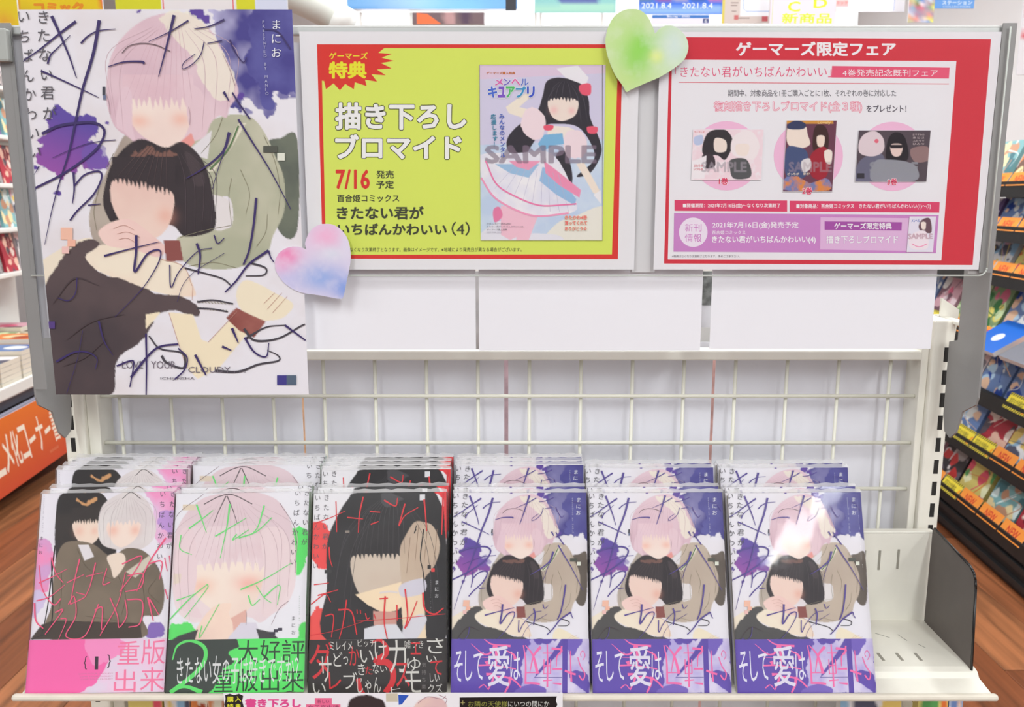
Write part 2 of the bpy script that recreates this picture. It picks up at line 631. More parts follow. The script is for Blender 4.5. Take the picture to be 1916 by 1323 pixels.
def art_ink_volume(p, coat=((196, 194, 172), (176, 178, 154)), frock=((92, 78, 80), (76, 66, 70)), bag=((112, 118, 104), (92, 98, 90)), brush=1.0):
    """white ground, violet ink, two plain figures: rose bob above, black bob below"""
    p.bg((233, 230, 237))
    p.wash((222, 212, 212), 0.5, 22, 5)
    # ink
    p.fill([(1190, 40), (1660, 30), (1665, 560), (1560, 500), (1545, 600), (1520, 650), (1490, 600), (1400, 575), (1330, 600), (1290, 560), (1240, 400), (1200, 250)],
           INK, smooth=False, edge=0.007, escale=70, seed=4, c2=(196, 192, 226), nscale=26)
    p.fill([(1400, 40), (1665, 30), (1665, 540), (1560, 500), (1540, 590), (1480, 560), (1420, 400), (1380, 180)], INK, edge=0.008, escale=60, seed=9, c2=(92, 90, 160), nscale=40)
    for x, y, r, sd in ((1110, 80, 42, 3), (1160, 110, 30, 6), (780, 62, 14, 8), (200, 935, 18, 5), (1350, 545, 22, 9), (325, 1085, 17, 2), (600, 690, 9, 1), (250, 930, 9, 7)):
        p.fill([(x + r * math.cos(a), y + r * math.sin(a)) for a in np.linspace(0, 5.6, 8)], PURP, edge=0.002, escale=200, seed=sd)
    p.fill([(300, 610), (380, 625), (430, 655), (490, 640), (540, 690), (545, 750), (530, 790), (560, 850), (625, 890), (610, 950), (520, 955), (440, 950), (400, 975), (360, 1000),
            (300, 970), (240, 930), (225, 860), (250, 820), (215, 780), (240, 740), (290, 700)], (98, 78, 164), edge=0.006, escale=90, seed=12, c2=(150, 84, 168), grad=((400, 680), (330, 960)))
    p.fill([(480, 780), (560, 800), (620, 900), (560, 940), (470, 900)], (112, 92, 176), edge=0.005, escale=90, seed=14, alpha=0.6)
    # dark bag, sleeves and coat
    p.fill([(1490, 810), (1570, 775), (1665, 780), (1665, 1290), (1560, 1290), (1500, 1000)], bag[0], c2=bag[1], nscale=30)
    p.fill([(720, 745), (650, 850), (570, 1030), (505, 1190), (520, 1330), (570, 1375), (680, 1330), (900, 1100), (820, 780)], (186, 174, 162), c2=(168, 154, 144), nscale=20)
    p.fill([(1080, 740), (1260, 650), (1400, 655), (1480, 740), (1535, 860), (1590, 1000), (1592, 1180), (1530, 1320), (1490, 1420), (1330, 1500), (1120, 1500), (1010, 1440),
            (1000, 1330), (1200, 1285), (1300, 1262), (1290, 1110), (1190, 1090), (1100, 900)], coat[0], c2=coat[1], nscale=18, seed=3)
    p.fill([(1180, 1095), (1290, 1130), (1298, 1255), (1215, 1290), (1180, 1200)], (228, 222, 222))
    p.fill([(1190, 730), (1060, 840), (1120, 880), (1165, 892)], (226, 222, 226), smooth=False)
    p.fill([(1340, 690), (1380, 690), (1290, 840), (1200, 960), (1160, 960), (1270, 830)], (232, 226, 206), smooth=False)
    # rose bob
    p.fill([(985, 72), (830, 105), (700, 200), (622, 330), (598, 520), (618, 640), (655, 720), (730, 775), (760, 800), (850, 830), (1060, 800), (1150, 765), (1185, 690), (1230, 650),
            (1270, 660), (1290, 600), (1335, 530), (1320, 450), (1250, 290), (1180, 170), (1080, 95)], (230, 204, 212), c2=(218, 186, 198), nscale=14, seed=6)
    p.fill([(985, 76), (1100, 110), (1190, 190), (1260, 320), (1320, 470), (1270, 560), (1190, 560), (1120, 400), (1000, 220), (880, 110)], (240, 234, 216), alpha=0.75, edge=0.004, seed=8)
    # face of the plain bust
    p.fill([(725, 560), (1050, 555), (1065, 680), (1040, 760), (990, 810), (930, 832), (860, 800), (780, 745), (728, 660)], (244, 226, 216), c2=(238, 214, 206), nscale=16)
    p.soft(785, 680, 55, (240, 176, 156), 0.6, 38)
    p.soft(1015, 670, 50, (240, 176, 156), 0.6, 38)
    fringe(p, 690, 1085, 420, 590, 13, 60, (230, 202, 210), (224, 190, 200), seed=4)
    p.fill([(690, 500), (740, 520), (745, 700), (760, 790), (700, 740), (650, 690)], (228, 200, 210), smooth=True)
    p.fill([(1045, 500), (1120, 500), (1180, 640), (1140, 750), (1085, 790), (1060, 700)], (228, 200, 208), smooth=True)
    # neck
    p.fill([(1075, 745), (1095, 800), (1050, 850), (990, 815)], (232, 156, 150), smooth=False)
    # black bob
    p.fill([(800, 780), (700, 830), (625, 930), (592, 1040), (580, 1130), (600, 1200), (640, 1250), (760, 1250), (960, 1260), (1040, 1325), (1180, 1300), (1212, 1240), (1200, 1120),
            (1165, 960), (1110, 860), (1020, 795), (930, 828)], (62, 54, 58), c2=(48, 42, 46), nscale=20, seed=5)
    p.fill([(760, 850), (860, 835), (990, 850), (950, 890), (850, 880), (780, 900)], (136, 98, 88), alpha=0.8, edge=0.004, escale=120, seed=3)
    p.fill([(1040, 850), (1110, 900), (1150, 1020), (1100, 1040), (1060, 940)], (84, 72, 76), alpha=0.6)
    p.fill([(640, 1010), (760, 1010), (960, 1070), (972, 1190), (930, 1290), (860, 1335), (760, 1300), (680, 1240), (645, 1180), (622, 1100)], (238, 210, 198), c2=(230, 194, 184), nscale=16)
    p.soft(930, 1210, 50, (230, 160, 140), 0.5, 50)
    fringe(p, 630, 985, 880, 1010, 15, 40, (60, 52, 56), None, seed=6, slope=80)
    # folded hands, shoulder, frock
    p.fill([(200, 1500), (330, 1400), (440, 1345), (520, 1340), (420, 1440), (290, 1560), (240, 1680), (215, 1640)], (238, 226, 206))
    p.fill([(500, 1400), (600, 1370), (760, 1400), (920, 1450), (1030, 1490), (1085, 1600), (1085, 1660), (900, 1640), (600, 1540), (470, 1450)], (242, 230, 210), c2=(238, 212, 194), nscale=16)
    p.fill([(560, 1290), (640, 1240), (740, 1232), (860, 1320), (930, 1385), (890, 1440), (760, 1400), (620, 1380), (570, 1340)], (242, 210, 202), c2=(236, 200, 194), nscale=24)
    p.fill([(505, 1340), (560, 1372), (480, 1440), (580, 1535), (700, 1570), (820, 1615), (900, 1650), (1000, 1655), (1080, 1690), (1112, 1720), (1108, 1770), (1000, 1745), (930, 1740),
            (850, 1780), (860, 1810), (800, 1905), (680, 1990), (650, 2070), (615, 2215), (300, 2215), (262, 1900), (240, 1660), (300, 1520), (400, 1390)],
           frock[0], edge=0.001, escale=160, c2=frock[1], nscale=14)
    p.fill([(950, 1748), (1085, 1760), (1130, 1900), (1170, 1915), (1330, 1745), (1400, 1850), (1230, 2060), (1110, 2120), (1050, 2060), (1010, 1940)], (242, 228, 198), smooth=False)
    p.fill([(820, 1760), (905, 1745), (860, 1800), (820, 1840)], (242, 228, 198), smooth=False)
    p.fill([(1325, 1640), (1370, 1570), (1450, 1590), (1540, 1640), (1640, 1700), (1610, 1760), (1550, 1790), (1440, 1790), (1350, 1730)], (240, 228, 202))
    p.fill([(920, 1345), (1010, 1345), (1030, 1460), (935, 1465)], (142, 82, 78), smooth=False)
    p.fill([(1268, 1780), (1325, 1722), (1400, 1760), (1490, 1800), (1425, 1890), (1340, 1850)], (140, 78, 72), smooth=False, c2=(160, 98, 90), nscale=40)
    # crisp line work
    strands(p, (985, 90), [(x, 560 + (x % 7) * 9) for x in range(700, 1090, 42)], (214, 178, 190), 3.0, 0.1)
    strands(p, (985, 90), [(625, 600), (650, 700), (700, 740), (1140, 740), (1200, 660), (1270, 620), (1310, 540)], (206, 176, 186), 3.0, 0.55)
    strands(p, (930, 790), [(x, 980 + (x - 640) * 0.25) for x in range(660, 980, 40)], (92, 76, 78), 3.0, 0.1)
    strands(p, (980, 800), [(1040, 1310), (1090, 1315), (1140, 1300), (1190, 1280), (1207, 1200)], (88, 76, 82), 3.5, 0.5)
    for pts in ([(1300, 1000), (1285, 1100), (1300, 1260)], [(1480, 760), (1540, 900), (1570, 1060), (1560, 1200)], [(1010, 1330), (1150, 1290), (1300, 1262)], [(1350, 950), (1400, 1080), (1380, 1200)],
                [(1060, 1490), (1200, 1470), (1330, 1500)], [(1250, 660), (1210, 760), (1130, 860)], [(560, 1050), (530, 1180), (545, 1290)], [(640, 860), (600, 940)], [(1440, 1380), (1490, 1300), (1500, 1200)]):
        p.stroke(pts, 3, (140, 134, 112), 2)
    for pts in ([(640, 1280), (700, 1262), (760, 1290)], [(660, 1310), (720, 1300), (790, 1330)], [(670, 1340), (720, 1335), (780, 1370)], [(1480, 1700), (1540, 1640)], [(1500, 1730), (1580, 1640)], [(1530, 1750), (1610, 1660)],
                [(1085, 1600), (1080, 1680)], [(950, 1750), (1010, 1940), (1050, 2060)], [(1170, 1915), (1330, 1745)], [(900, 1450), (1030, 1490), (1080, 1600)]):
        p.stroke(pts, 2.5, (196, 150, 138), 2)
    for k in range(11):
        for (ax, ay, bx_, by_) in ((1110, 1688, 1310, 1700), (1110, 1722, 1285, 1742)):
            p.stroke([(ax + (bx_ - ax) * k / 11, ay - 5 + (by_ - ay) * k / 11), (ax + (bx_ - ax) * (k + .8) / 11, ay + 5 + (by_ - ay) * (k + .8) / 11)], 5, (168, 162, 150), 5)
    for pts in ([(300, 1700), (420, 1560), (560, 1600)], [(380, 1900), (520, 1800), (700, 1760)], [(360, 2050), (480, 2000), (600, 1900)]):
        p.stroke(pts, 3, (76, 64, 68), 2, 10)
    G = (74, 70, 78)
    for pts, a, b in (([(1370, 1780 + 60), (1430, 1905), (1560, 1895), (1680, 1830), (1710, 1815)], 14, 8),
                      ([(840, 1880), (900, 1950), (1010, 1970), (1040, 2000), (1030, 2060), (940, 2030), (910, 1990)], 8, 14),
                      ([(1210, 2075), (1340, 2080), (1450, 2040), (1560, 2020), (1560, 1990), (1500, 1960)], 16, 5),
                      ([(1375, 1900), (1420, 1870), (1500, 1830), (1600, 1820)], 14, 5),
                      ([(1040, 1500), (1150, 1530), (1250, 1560), (1300, 1600)], 10, 8),
                      ([(1110, 1690), (1200, 1680), (1310, 1700)], 10, 8), ([(1110, 1725), (1200, 1730), (1280, 1745)], 10, 8),
                      ([(1400, 1470), (1490, 1500), (1480, 1540), (1380, 1545)], 12, 6)):
        p.stroke(pts, a, G, b)
    p.next()
    p.stroke([(1340, 705), (1280, 840), (1180, 950)], 9, (96, 126, 84))
    p.stroke([(690, 300), (730, 260), (800, 245), (880, 255), (960, 290)], 5, (112, 96, 102))
    p.next()
    for q in ((600, 520, 622, 640), (1062, 600, 1068, 700), (1250, 300, 1320, 480)):
        p.stroke([(q[0], q[1]), ((q[0] + q[2]) / 2 + 6, (q[1] + q[3]) / 2), (q[2], q[3])], 2, (170, 140, 150), 3)
    p.next()
    for (x0, y0, x1, y1, c) in ((580, 487, 596, 535, (70, 72, 84)), (584, 535, 600, 560, (110, 120, 150)), (345, 1275, 412, 1342, (240, 190, 168)), (383, 1342, 428, 1380, (242, 184, 162)),
                                (352, 1380, 392, 1420, (240, 196, 190)), (1478, 818, 1556, 855, (84, 86, 78)), (1556, 858, 1598, 900, (226, 228, 214)), (270, 1800, 312, 1840, (88, 66, 130)),
                                (1555, 2100, 1608, 2154, (70, 64, 138)), (1608, 2100, 1662, 2154, (88, 104, 124))):
        p.poly([(x0, y0), (x1, y0), (x1, y1), (x0, y1)], c)
    p.next()
    T = (92, 90, 96)
    for ch, x, y in (('い', 135, 92), ('ち', 140, 205), ('ば', 150, 312), ('ん', 158, 425), ('か', 168, 530), ('わ', 175, 640), ('い', 188, 745), ('い', 198, 850),
                     ('き', 248, 98), ('た', 250, 200), ('な', 256, 308), ('い', 265, 418), ('君', 272, 520), ('が', 282, 635)):
        p.vtext(ch, x, y, 0, 82, T, -0.012)
    p.next()
    p.vtext('まにお', 1550, 140, 78, 62, (232, 232, 240))
    p.vtext('PRESENTED BY MANIO', 1484, 125, 23.5, 24, (186, 186, 214), dx=1.0)
    p.text('LOVE   YOUR', 690, 2020, 990, 2062, (116, 108, 120), -0.02)
    p.text('CLOUDY . . .', 1060, 2052, 1380, 2085, (116, 108, 120), -0.02)
    p.text('ICHIJINSHA', 905, 2110, 1095, 2128, (96, 92, 104))
    # violet brush writing
    B = (64, 52, 104)
    S = [([(295, 92), (340, 190), (395, 320), (435, 438)], 18, 5), ([(432, 122), (340, 190), (220, 285), (108, 360)], 16, 5), ([(400, 200), (330, 270), (290, 310), (272, 360)], 4, 12),
         ([(563, 116), (530, 300), (470, 500), (430, 680), (390, 860), (345, 1000), (300, 1160), (255, 1370)], 20, 3), ([(460, 245), (500, 205), (560, 175), (655, 165)], 12, 4),
         ([(235, 398), (330, 440), (470, 505), (560, 548)], 12, 4), ([(240, 750), (330, 708), (440, 690), (540, 690), (592, 735), (560, 820), (470, 900), (340, 985), (178, 1065)], 16, 12),
         ([(300, 885), (400, 840), (520, 800), (655, 785)], 3, 5), ([(418, 965), (422, 1060), (412, 1140)], 14, 5), ([(420, 1045), (480, 980), (560, 960), (575, 1000), (530, 1090), (440, 1180), (398, 1235)], 10, 10),
         ([(500, 1150), (570, 1142)], 8, 5), ([(170, 980), (225, 930)], 3, 8), ([(982, 88), (960, 180), (930, 300), (895, 432)], 18, 5), ([(1062, 118), (960, 180), (840, 236)], 10, 3),
         ([(612, 376), (700, 350), (800, 348), (815, 360)], 5, 14), ([(1150, 236), (1130, 310), (1080, 365), (1030, 388), (1038, 352), (1100, 305)], 6, 4), ([(1095, 165), (1180, 150), (1262, 112)], 5, 10),
         ([(1168, 246), (1250, 230)], 5, 7), ([(1292, 225), (1320, 290), (1365, 350), (1388, 325)], 9, 4), ([(1480, 165), (1560, 180), (1630, 275)], 5, 8), ([(1258, 516), (1288, 568)], 16, 5),
         ([(1306, 520), (1350, 590), (1405, 668)], 9, 10), ([(1290, 742), (1255, 850), (1150, 940), (1050, 1000)], 18, 4), ([(1262, 850), (1230, 940), (1195, 1060)], 6, 3),
         ([(1340, 670), (1420, 800), (1520, 960), (1632, 1172)], 12, 4), ([(1440, 1108), (1425, 1260), (1400, 1400), (1368, 1482)], 14, 10),
         ([(770, 1316), (770, 1410), (762, 1522), (830, 1425), (890, 1398), (908, 1425), (880, 1500), (800, 1620), (650, 1775)], 16, 3), ([(590, 1433), (700, 1403), (900, 1353)], 12, 4),
         ([(958, 1483), (965, 1608), (1010, 1520), (1110, 1410), (1195, 1388)], 8, 4), ([(1108, 1362), (1128, 1430), (1116, 1536)], 14, 8), ([(1262, 1418), (1100, 1518), (1030, 1598), (1000, 1688)], 3, 3),
         ([(1205, 1316), (1225, 1363), (1262, 1333)], 8, 5), ([(1508, 1402), (1400, 1478), (1330, 1570), (1266, 1635)], 14, 8), ([(1508, 1402), (1520, 1440), (1538, 1468)], 10, 5),
         ([(438, 1556), (430, 1638), (390, 1683), (330, 1668)], 6, 5), ([(470, 1850), (440, 2008), (380, 2200)], 3, 3), ([(560, 1798), (590, 1908), (640, 1988)], 12, 3),
         ([(320, 2025), (420, 1972), (500, 1972), (550, 2008), (540, 2068)], 12, 4), ([(825, 1866), (828, 2040), (826, 2208)], 12, 7), ([(660, 2048), (740, 2018), (756, 2040), (735, 2165)], 10, 7),
         ([(740, 2112), (830, 1998), (900, 1940), (1005, 1924)], 14, 10), ([(1005, 1948), (1055, 2000), (1040, 2068), (985, 2122)], 8, 8), ([(1305, 1836), (1340, 1918)], 16, 6),
         ([(1250, 1938), (1302, 1960)], 14, 6), ([(1375, 1888), (1430, 1970), (1495, 1995), (1510, 1918)], 12, 6), ([(1600, 1820), (1715, 1905)], 12, 8), ([(1100, 1984), (1160, 2098)], 14, 8)]
    for i, (pts, a, b) in enumerate(S):
        p.stroke(pts, a * brush, B if brush < 1.1 else (92, 78, 150), b * brush)
        if i % 4 == 3: p.next()
    p.next()


def art_pink_volume(p):
    p.bg((236, 232, 240))
    p.fill([(165, 470), (240, 500), (250, 700), (200, 760), (150, 740)], (246, 150, 196), edge=0.005, seed=2, c2=(216, 168, 214), nscale=60)
    p.fill([(150, 740), (205, 745), (190, 830), (150, 860)], (214, 200, 232), edge=0.005, seed=5)
    p.fill([(735, 225), (910, 225), (900, 470), (790, 470), (770, 300)], (244, 160, 204), edge=0.004, seed=7, c2=(232, 196, 226), nscale=50)
    p.fill([(800, 350), (905, 330), (900, 430), (830, 430)], (196, 156, 218), edge=0.005, seed=9)
    p.fill([(740, 950), (770, 900), (830, 900), (850, 975), (720, 975)], (140, 112, 188), edge=0.004, seed=3)
    p.fill([(285, 245), (400, 228), (505, 240), (560, 330), (580, 450), (560, 620), (300, 640), (265, 520), (262, 380)], (62, 56, 54), c2=(50, 46, 46), nscale=40)
    p.fill([(370, 262), (420, 280), (480, 258), (470, 285), (410, 296)], (214, 160, 110), edge=0.002, escale=200)
    p.fill([(362, 380), (480, 370), (500, 440), (460, 495), (400, 490), (362, 440)], (244, 222, 206))
    p.soft(390, 430, 26, (240, 180, 160), 0.5); p.soft(470, 430, 20, (240, 180, 160), 0.5)
    fringe(p, 350, 505, 310, 392, 11, 18, (60, 54, 53), None, seed=3, slope=-10)
    p.fill([(630, 232), (520, 290), (490, 380), (500, 480), (560, 520), (700, 530), (780, 480), (795, 400), (760, 300), (700, 245)], (232, 226, 224), c2=(224, 214, 214), nscale=30)
    p.fill([(540, 390), (700, 380), (705, 440), (670, 490), (610, 515), (560, 480)], (246, 226, 214))
    p.soft(570, 430, 28, (242, 176, 156), 0.6); p.soft(685, 430, 26, (242, 176, 156), 0.6)
    fringe(p, 520, 745, 310, 398, 10, 26, (230, 224, 222), (222, 212, 212), seed=5)
    p.fill([(300, 500), (380, 480), (470, 500), (560, 560), (640, 520), (740, 540), (820, 640), (845, 760), (820, 860), (730, 870), (730, 975), (240, 975), (250, 800), (260, 620)], (134, 120, 104), c2=(118, 106, 92), nscale=30)
    p.fill([(540, 560), (620, 545), (635, 600), (580, 670), (560, 620)], (240, 222, 206))
    p.fill([(260, 880), (720, 900), (730, 975), (140, 975), (200, 900)], (78, 68, 62), smooth=False)
    p.fill([(385, 500), (440, 500), (470, 560), (420, 580)], (232, 226, 230), smooth=False)
    p.fill([(640, 640), (760, 560), (790, 590), (690, 670)], (214, 206, 190), smooth=False)
    for q in ((245, 560, 250, 900, 150, 975), (262, 500, 230, 800, 200, 960)):
        p.stroke([(q[0], q[1]), (q[2], q[3]), (q[4], q[5])], 8, (60, 56, 56), 4)
    p.next()
    p.stroke([(615, 268), (660, 235), (712, 268)], 4, (110, 104, 104))
    strands(p, (640, 240), [(x, 380 + (x % 5) * 4) for x in range(540, 740, 24)], (206, 196, 196), 2.0, 0.1)
    strands(p, (640, 240), [(498, 470), (520, 500), (560, 520), (740, 500), (770, 470), (790, 420)], (200, 190, 192), 2.0, 0.5)
    for pts in ([(300, 640), (300, 760), (280, 860)], [(380, 520), (440, 620), (580, 680)], [(600, 660), (640, 760), (620, 860)], [(730, 700), (740, 800), (725, 930)], [(430, 860), (560, 880), (720, 905)], [(800, 680), (760, 740), (820, 800)]):
        p.stroke(pts, 2.5, (104, 92, 78), 2)
    T = (104, 96, 110)
    p.vtext('いちばんかわいい', 830, 245, 53, 34, T, -0.01, dx=-2)
    p.vtext('きたない君が', 885, 245, 53, 34, T, -0.01, dx=-3.5)
    p.vtext('まにお', 190, 462, 36, 22, (110, 96, 112), dx=-2)
    p.vtext('PRESENTED BY MANIO', 203, 250, 10.5, 9, (180, 176, 190), dx=-0.4)
    R = (240, 96, 132)
    for i, (pts, a, b) in enumerate([
            ([(180, 690), (250, 660), (330, 620)], 7, 3), ([(170, 780), (240, 760), (320, 700)], 7, 3), ([(245, 560), (270, 640), (310, 690)], 8, 4), ([(180, 600), (200, 720), (260, 800), (300, 770)], 5, 7),
            ([(395, 570), (370, 680), (350, 800)], 8, 4), ([(330, 690), (420, 650)], 6, 3), ([(380, 740), (430, 760), (350, 800)], 5, 5), ([(480, 590), (455, 700), (430, 760)], 7, 4),
            ([(430, 660), (520, 640)], 6, 3), ([(540, 620), (520, 700), (560, 690)], 6, 5), ([(620, 600), (720, 560), (700, 620), (610, 740)], 7, 5), ([(650, 660), (730, 650), (720, 720), (640, 740)], 6, 6),
            ([(850, 470), (760, 600), (700, 740)], 9, 4), ([(760, 600), (830, 590), (820, 680)], 8, 4), ([(845, 570), (860, 640)], 6, 4), ([(870, 560), (880, 620)], 6, 4),
            ([(160, 790), (170, 880), (210, 920)], 10, 6), ([(270, 840), (310, 830), (220, 950)], 7, 5), ([(300, 870), (330, 880), (290, 980)], 7, 3), ([(340, 800), (370, 760), (380, 860), (330, 960), (430, 960), (500, 800)], 6, 6),
            ([(480, 830), (520, 820), (520, 930), (570, 860)], 7, 5), ([(560, 770), (600, 860), (610, 920), (650, 860), (640, 780)], 6, 6), ([(650, 780), (730, 790), (720, 900), (660, 920)], 7, 6),
            ([(760, 770), (790, 890)], 11, 5), ([(770, 780), (820, 860)], 8, 4), ([(850, 730), (865, 780)], 7, 4), ([(510, 960), (600, 800), (640, 640)], 5, 4)]):
        p.stroke(pts, a, R, b)
        if i % 4 == 3: p.next()
    p.next()


def art_green_volume(p):
    p.bg((236, 234, 240))
    p.fill([(700, 440), (790, 430), (785, 610), (720, 640), (700, 560)], (96, 226, 110), edge=0.006, seed=3)
    p.fill([(70, 890), (160, 870), (215, 920), (170, 985), (60, 985)], (100, 226, 112), edge=0.005, seed=8)
    p.fill([(740, 905), (790, 905), (785, 985), (730, 970)], (96, 224, 106), edge=0.004, seed=5)
    p.fill([(430, 235), (250, 260), (130, 380), (95, 520), (90, 700), (110, 820), (180, 880), (240, 880), (300, 860), (480, 860), (540, 890), (600, 850), (690, 780), (725, 640), (705, 420), (640, 290), (540, 240)],
           (238, 220, 222), c2=(228, 206, 212), nscale=14)
    p.fill([(195, 600), (550, 590), (550, 700), (500, 800), (400, 870), (280, 810), (200, 720)], (246, 230, 218), c2=(242, 220, 208), nscale=20)
    p.soft(240, 700, 60, (244, 176, 150), 0.55, 40); p.soft(480, 690, 65, (244, 160, 150), 0.6, 40)
    fringe(p, 190, 560, 400, 600, 9, 80, (236, 216, 220), (230, 206, 210), seed=9)
    p.fill([(130, 430), (200, 430), (215, 640), (200, 760), (240, 860), (150, 830), (100, 700)], (236, 214, 218), smooth=True)
    p.fill([(545, 430), (660, 430), (700, 640), (640, 800), (560, 860), (540, 760), (560, 620)], (236, 216, 218), smooth=True)
    p.fill([(380, 870), (470, 820), (470, 920), (430, 980), (380, 960)], (228, 182, 170), smooth=False)
    p.fill([(240, 870), (310, 800), (390, 790), (380, 840), (400, 900), (380, 975), (200, 975)], (246, 220, 204), c2=(240, 208, 196), nscale=30)
    p.fill([(380, 960), (440, 890), (520, 890), (550, 975), (370, 980)], (222, 216, 228), smooth=False)
    p.fill([(60, 985), (120, 950), (220, 920), (200, 985)], (74, 72, 74), smooth=False)
    p.fill([(520, 920), (600, 940), (650, 985), (540, 985)], (74, 72, 74), smooth=False)
    p.fill([(145, 290), (210, 290), (210, 318), (145, 318)], (228, 212, 190), smooth=False)
    p.fill([(95, 635), (135, 635), (130, 680), (95, 690)], (232, 216, 200), smooth=False)
    g = (112, 100, 104)
    p.stroke([(252, 290), (330, 252), (400, 245), (498, 292)], 5, g)
    p.stroke([(365, 250), (330, 320), (302, 385)], 6, g, 3); p.stroke([(370, 250), (400, 320), (422, 388)], 6, g, 3)
    p.next()
    strands(p, (400, 240), [(x, 560 + (x % 5) * 14) for x in range(200, 560, 36)], (216, 190, 196), 2.6, 0.1)
    strands(p, (400, 240), [(100, 700), (130, 820), (180, 870), (560, 850), (620, 820), (680, 760), (715, 640), (640, 700)], (210, 186, 192), 2.6, 0.5)
    for q in ((90, 500, 110, 350, 250, 240), (640, 290, 720, 430, 720, 640), (690, 780, 640, 820, 600, 900), (468, 830, 470, 870, 468, 900)):
        p.stroke([(q[0], q[1]), (q[2], q[3]), (q[4], q[5])], 2.5, (150, 128, 136), 2)
    p.next()
    T = (110, 106, 112)
    p.vtext('いちばんかわいい', 730, 240, 49, 34, T, -0.01, dx=-3)
    p.vtext('きたない君が', 778, 240, 49, 34, T, -0.01, dx=-2.5)
    p.vtext('まにお', 714, 870, 36, 24, T)
    p.vtext('PRESENTED BY MANIO', 746, 760, 11, 9, (170, 190, 176))
    for x0, y0, x1, y1 in ((590, 938, 620, 955), (612, 925, 634, 940), (634, 918, 656, 932)):
        p.rect(x0, y0, x1, y1, (70, 66, 80))
    p.next()
    R = (118, 228, 128)
    for i, (pts, a, b) in enumerate([([(215, 290), (240, 360), (265, 430)], 9, 3), ([(175, 410), (260, 350), (300, 320)], 7, 3), ([(135, 440), (130, 510), (190, 540)], 6, 3), ([(385, 290), (370, 400), (335, 560)], 9, 3),
                                      ([(310, 450), (400, 400), (470, 360)], 7, 3), ([(420, 440), (400, 470), (480, 420)], 6, 4), ([(560, 300), (530, 400), (500, 440)], 8, 3), ([(430, 460), (520, 430), (600, 360)], 7, 4),
                                      ([(70, 870), (180, 760), (270, 690)], 7, 4), ([(110, 770), (200, 740)], 6, 3), ([(270, 690), (262, 720), (150, 860)], 5, 3), ([(440, 720), (560, 670), (700, 590)], 7, 3),
                                      ([(480, 750), (500, 800), (540, 770)], 7, 4), ([(560, 760), (640, 700), (630, 800)], 7, 3), ([(520, 700), (560, 760), (600, 790)], 5, 3), ([(240, 900), (230, 960), (330, 790)], 5, 3)]):
        p.stroke(pts, a, R, b)
        if i % 4 == 3: p.next()
    p.next()


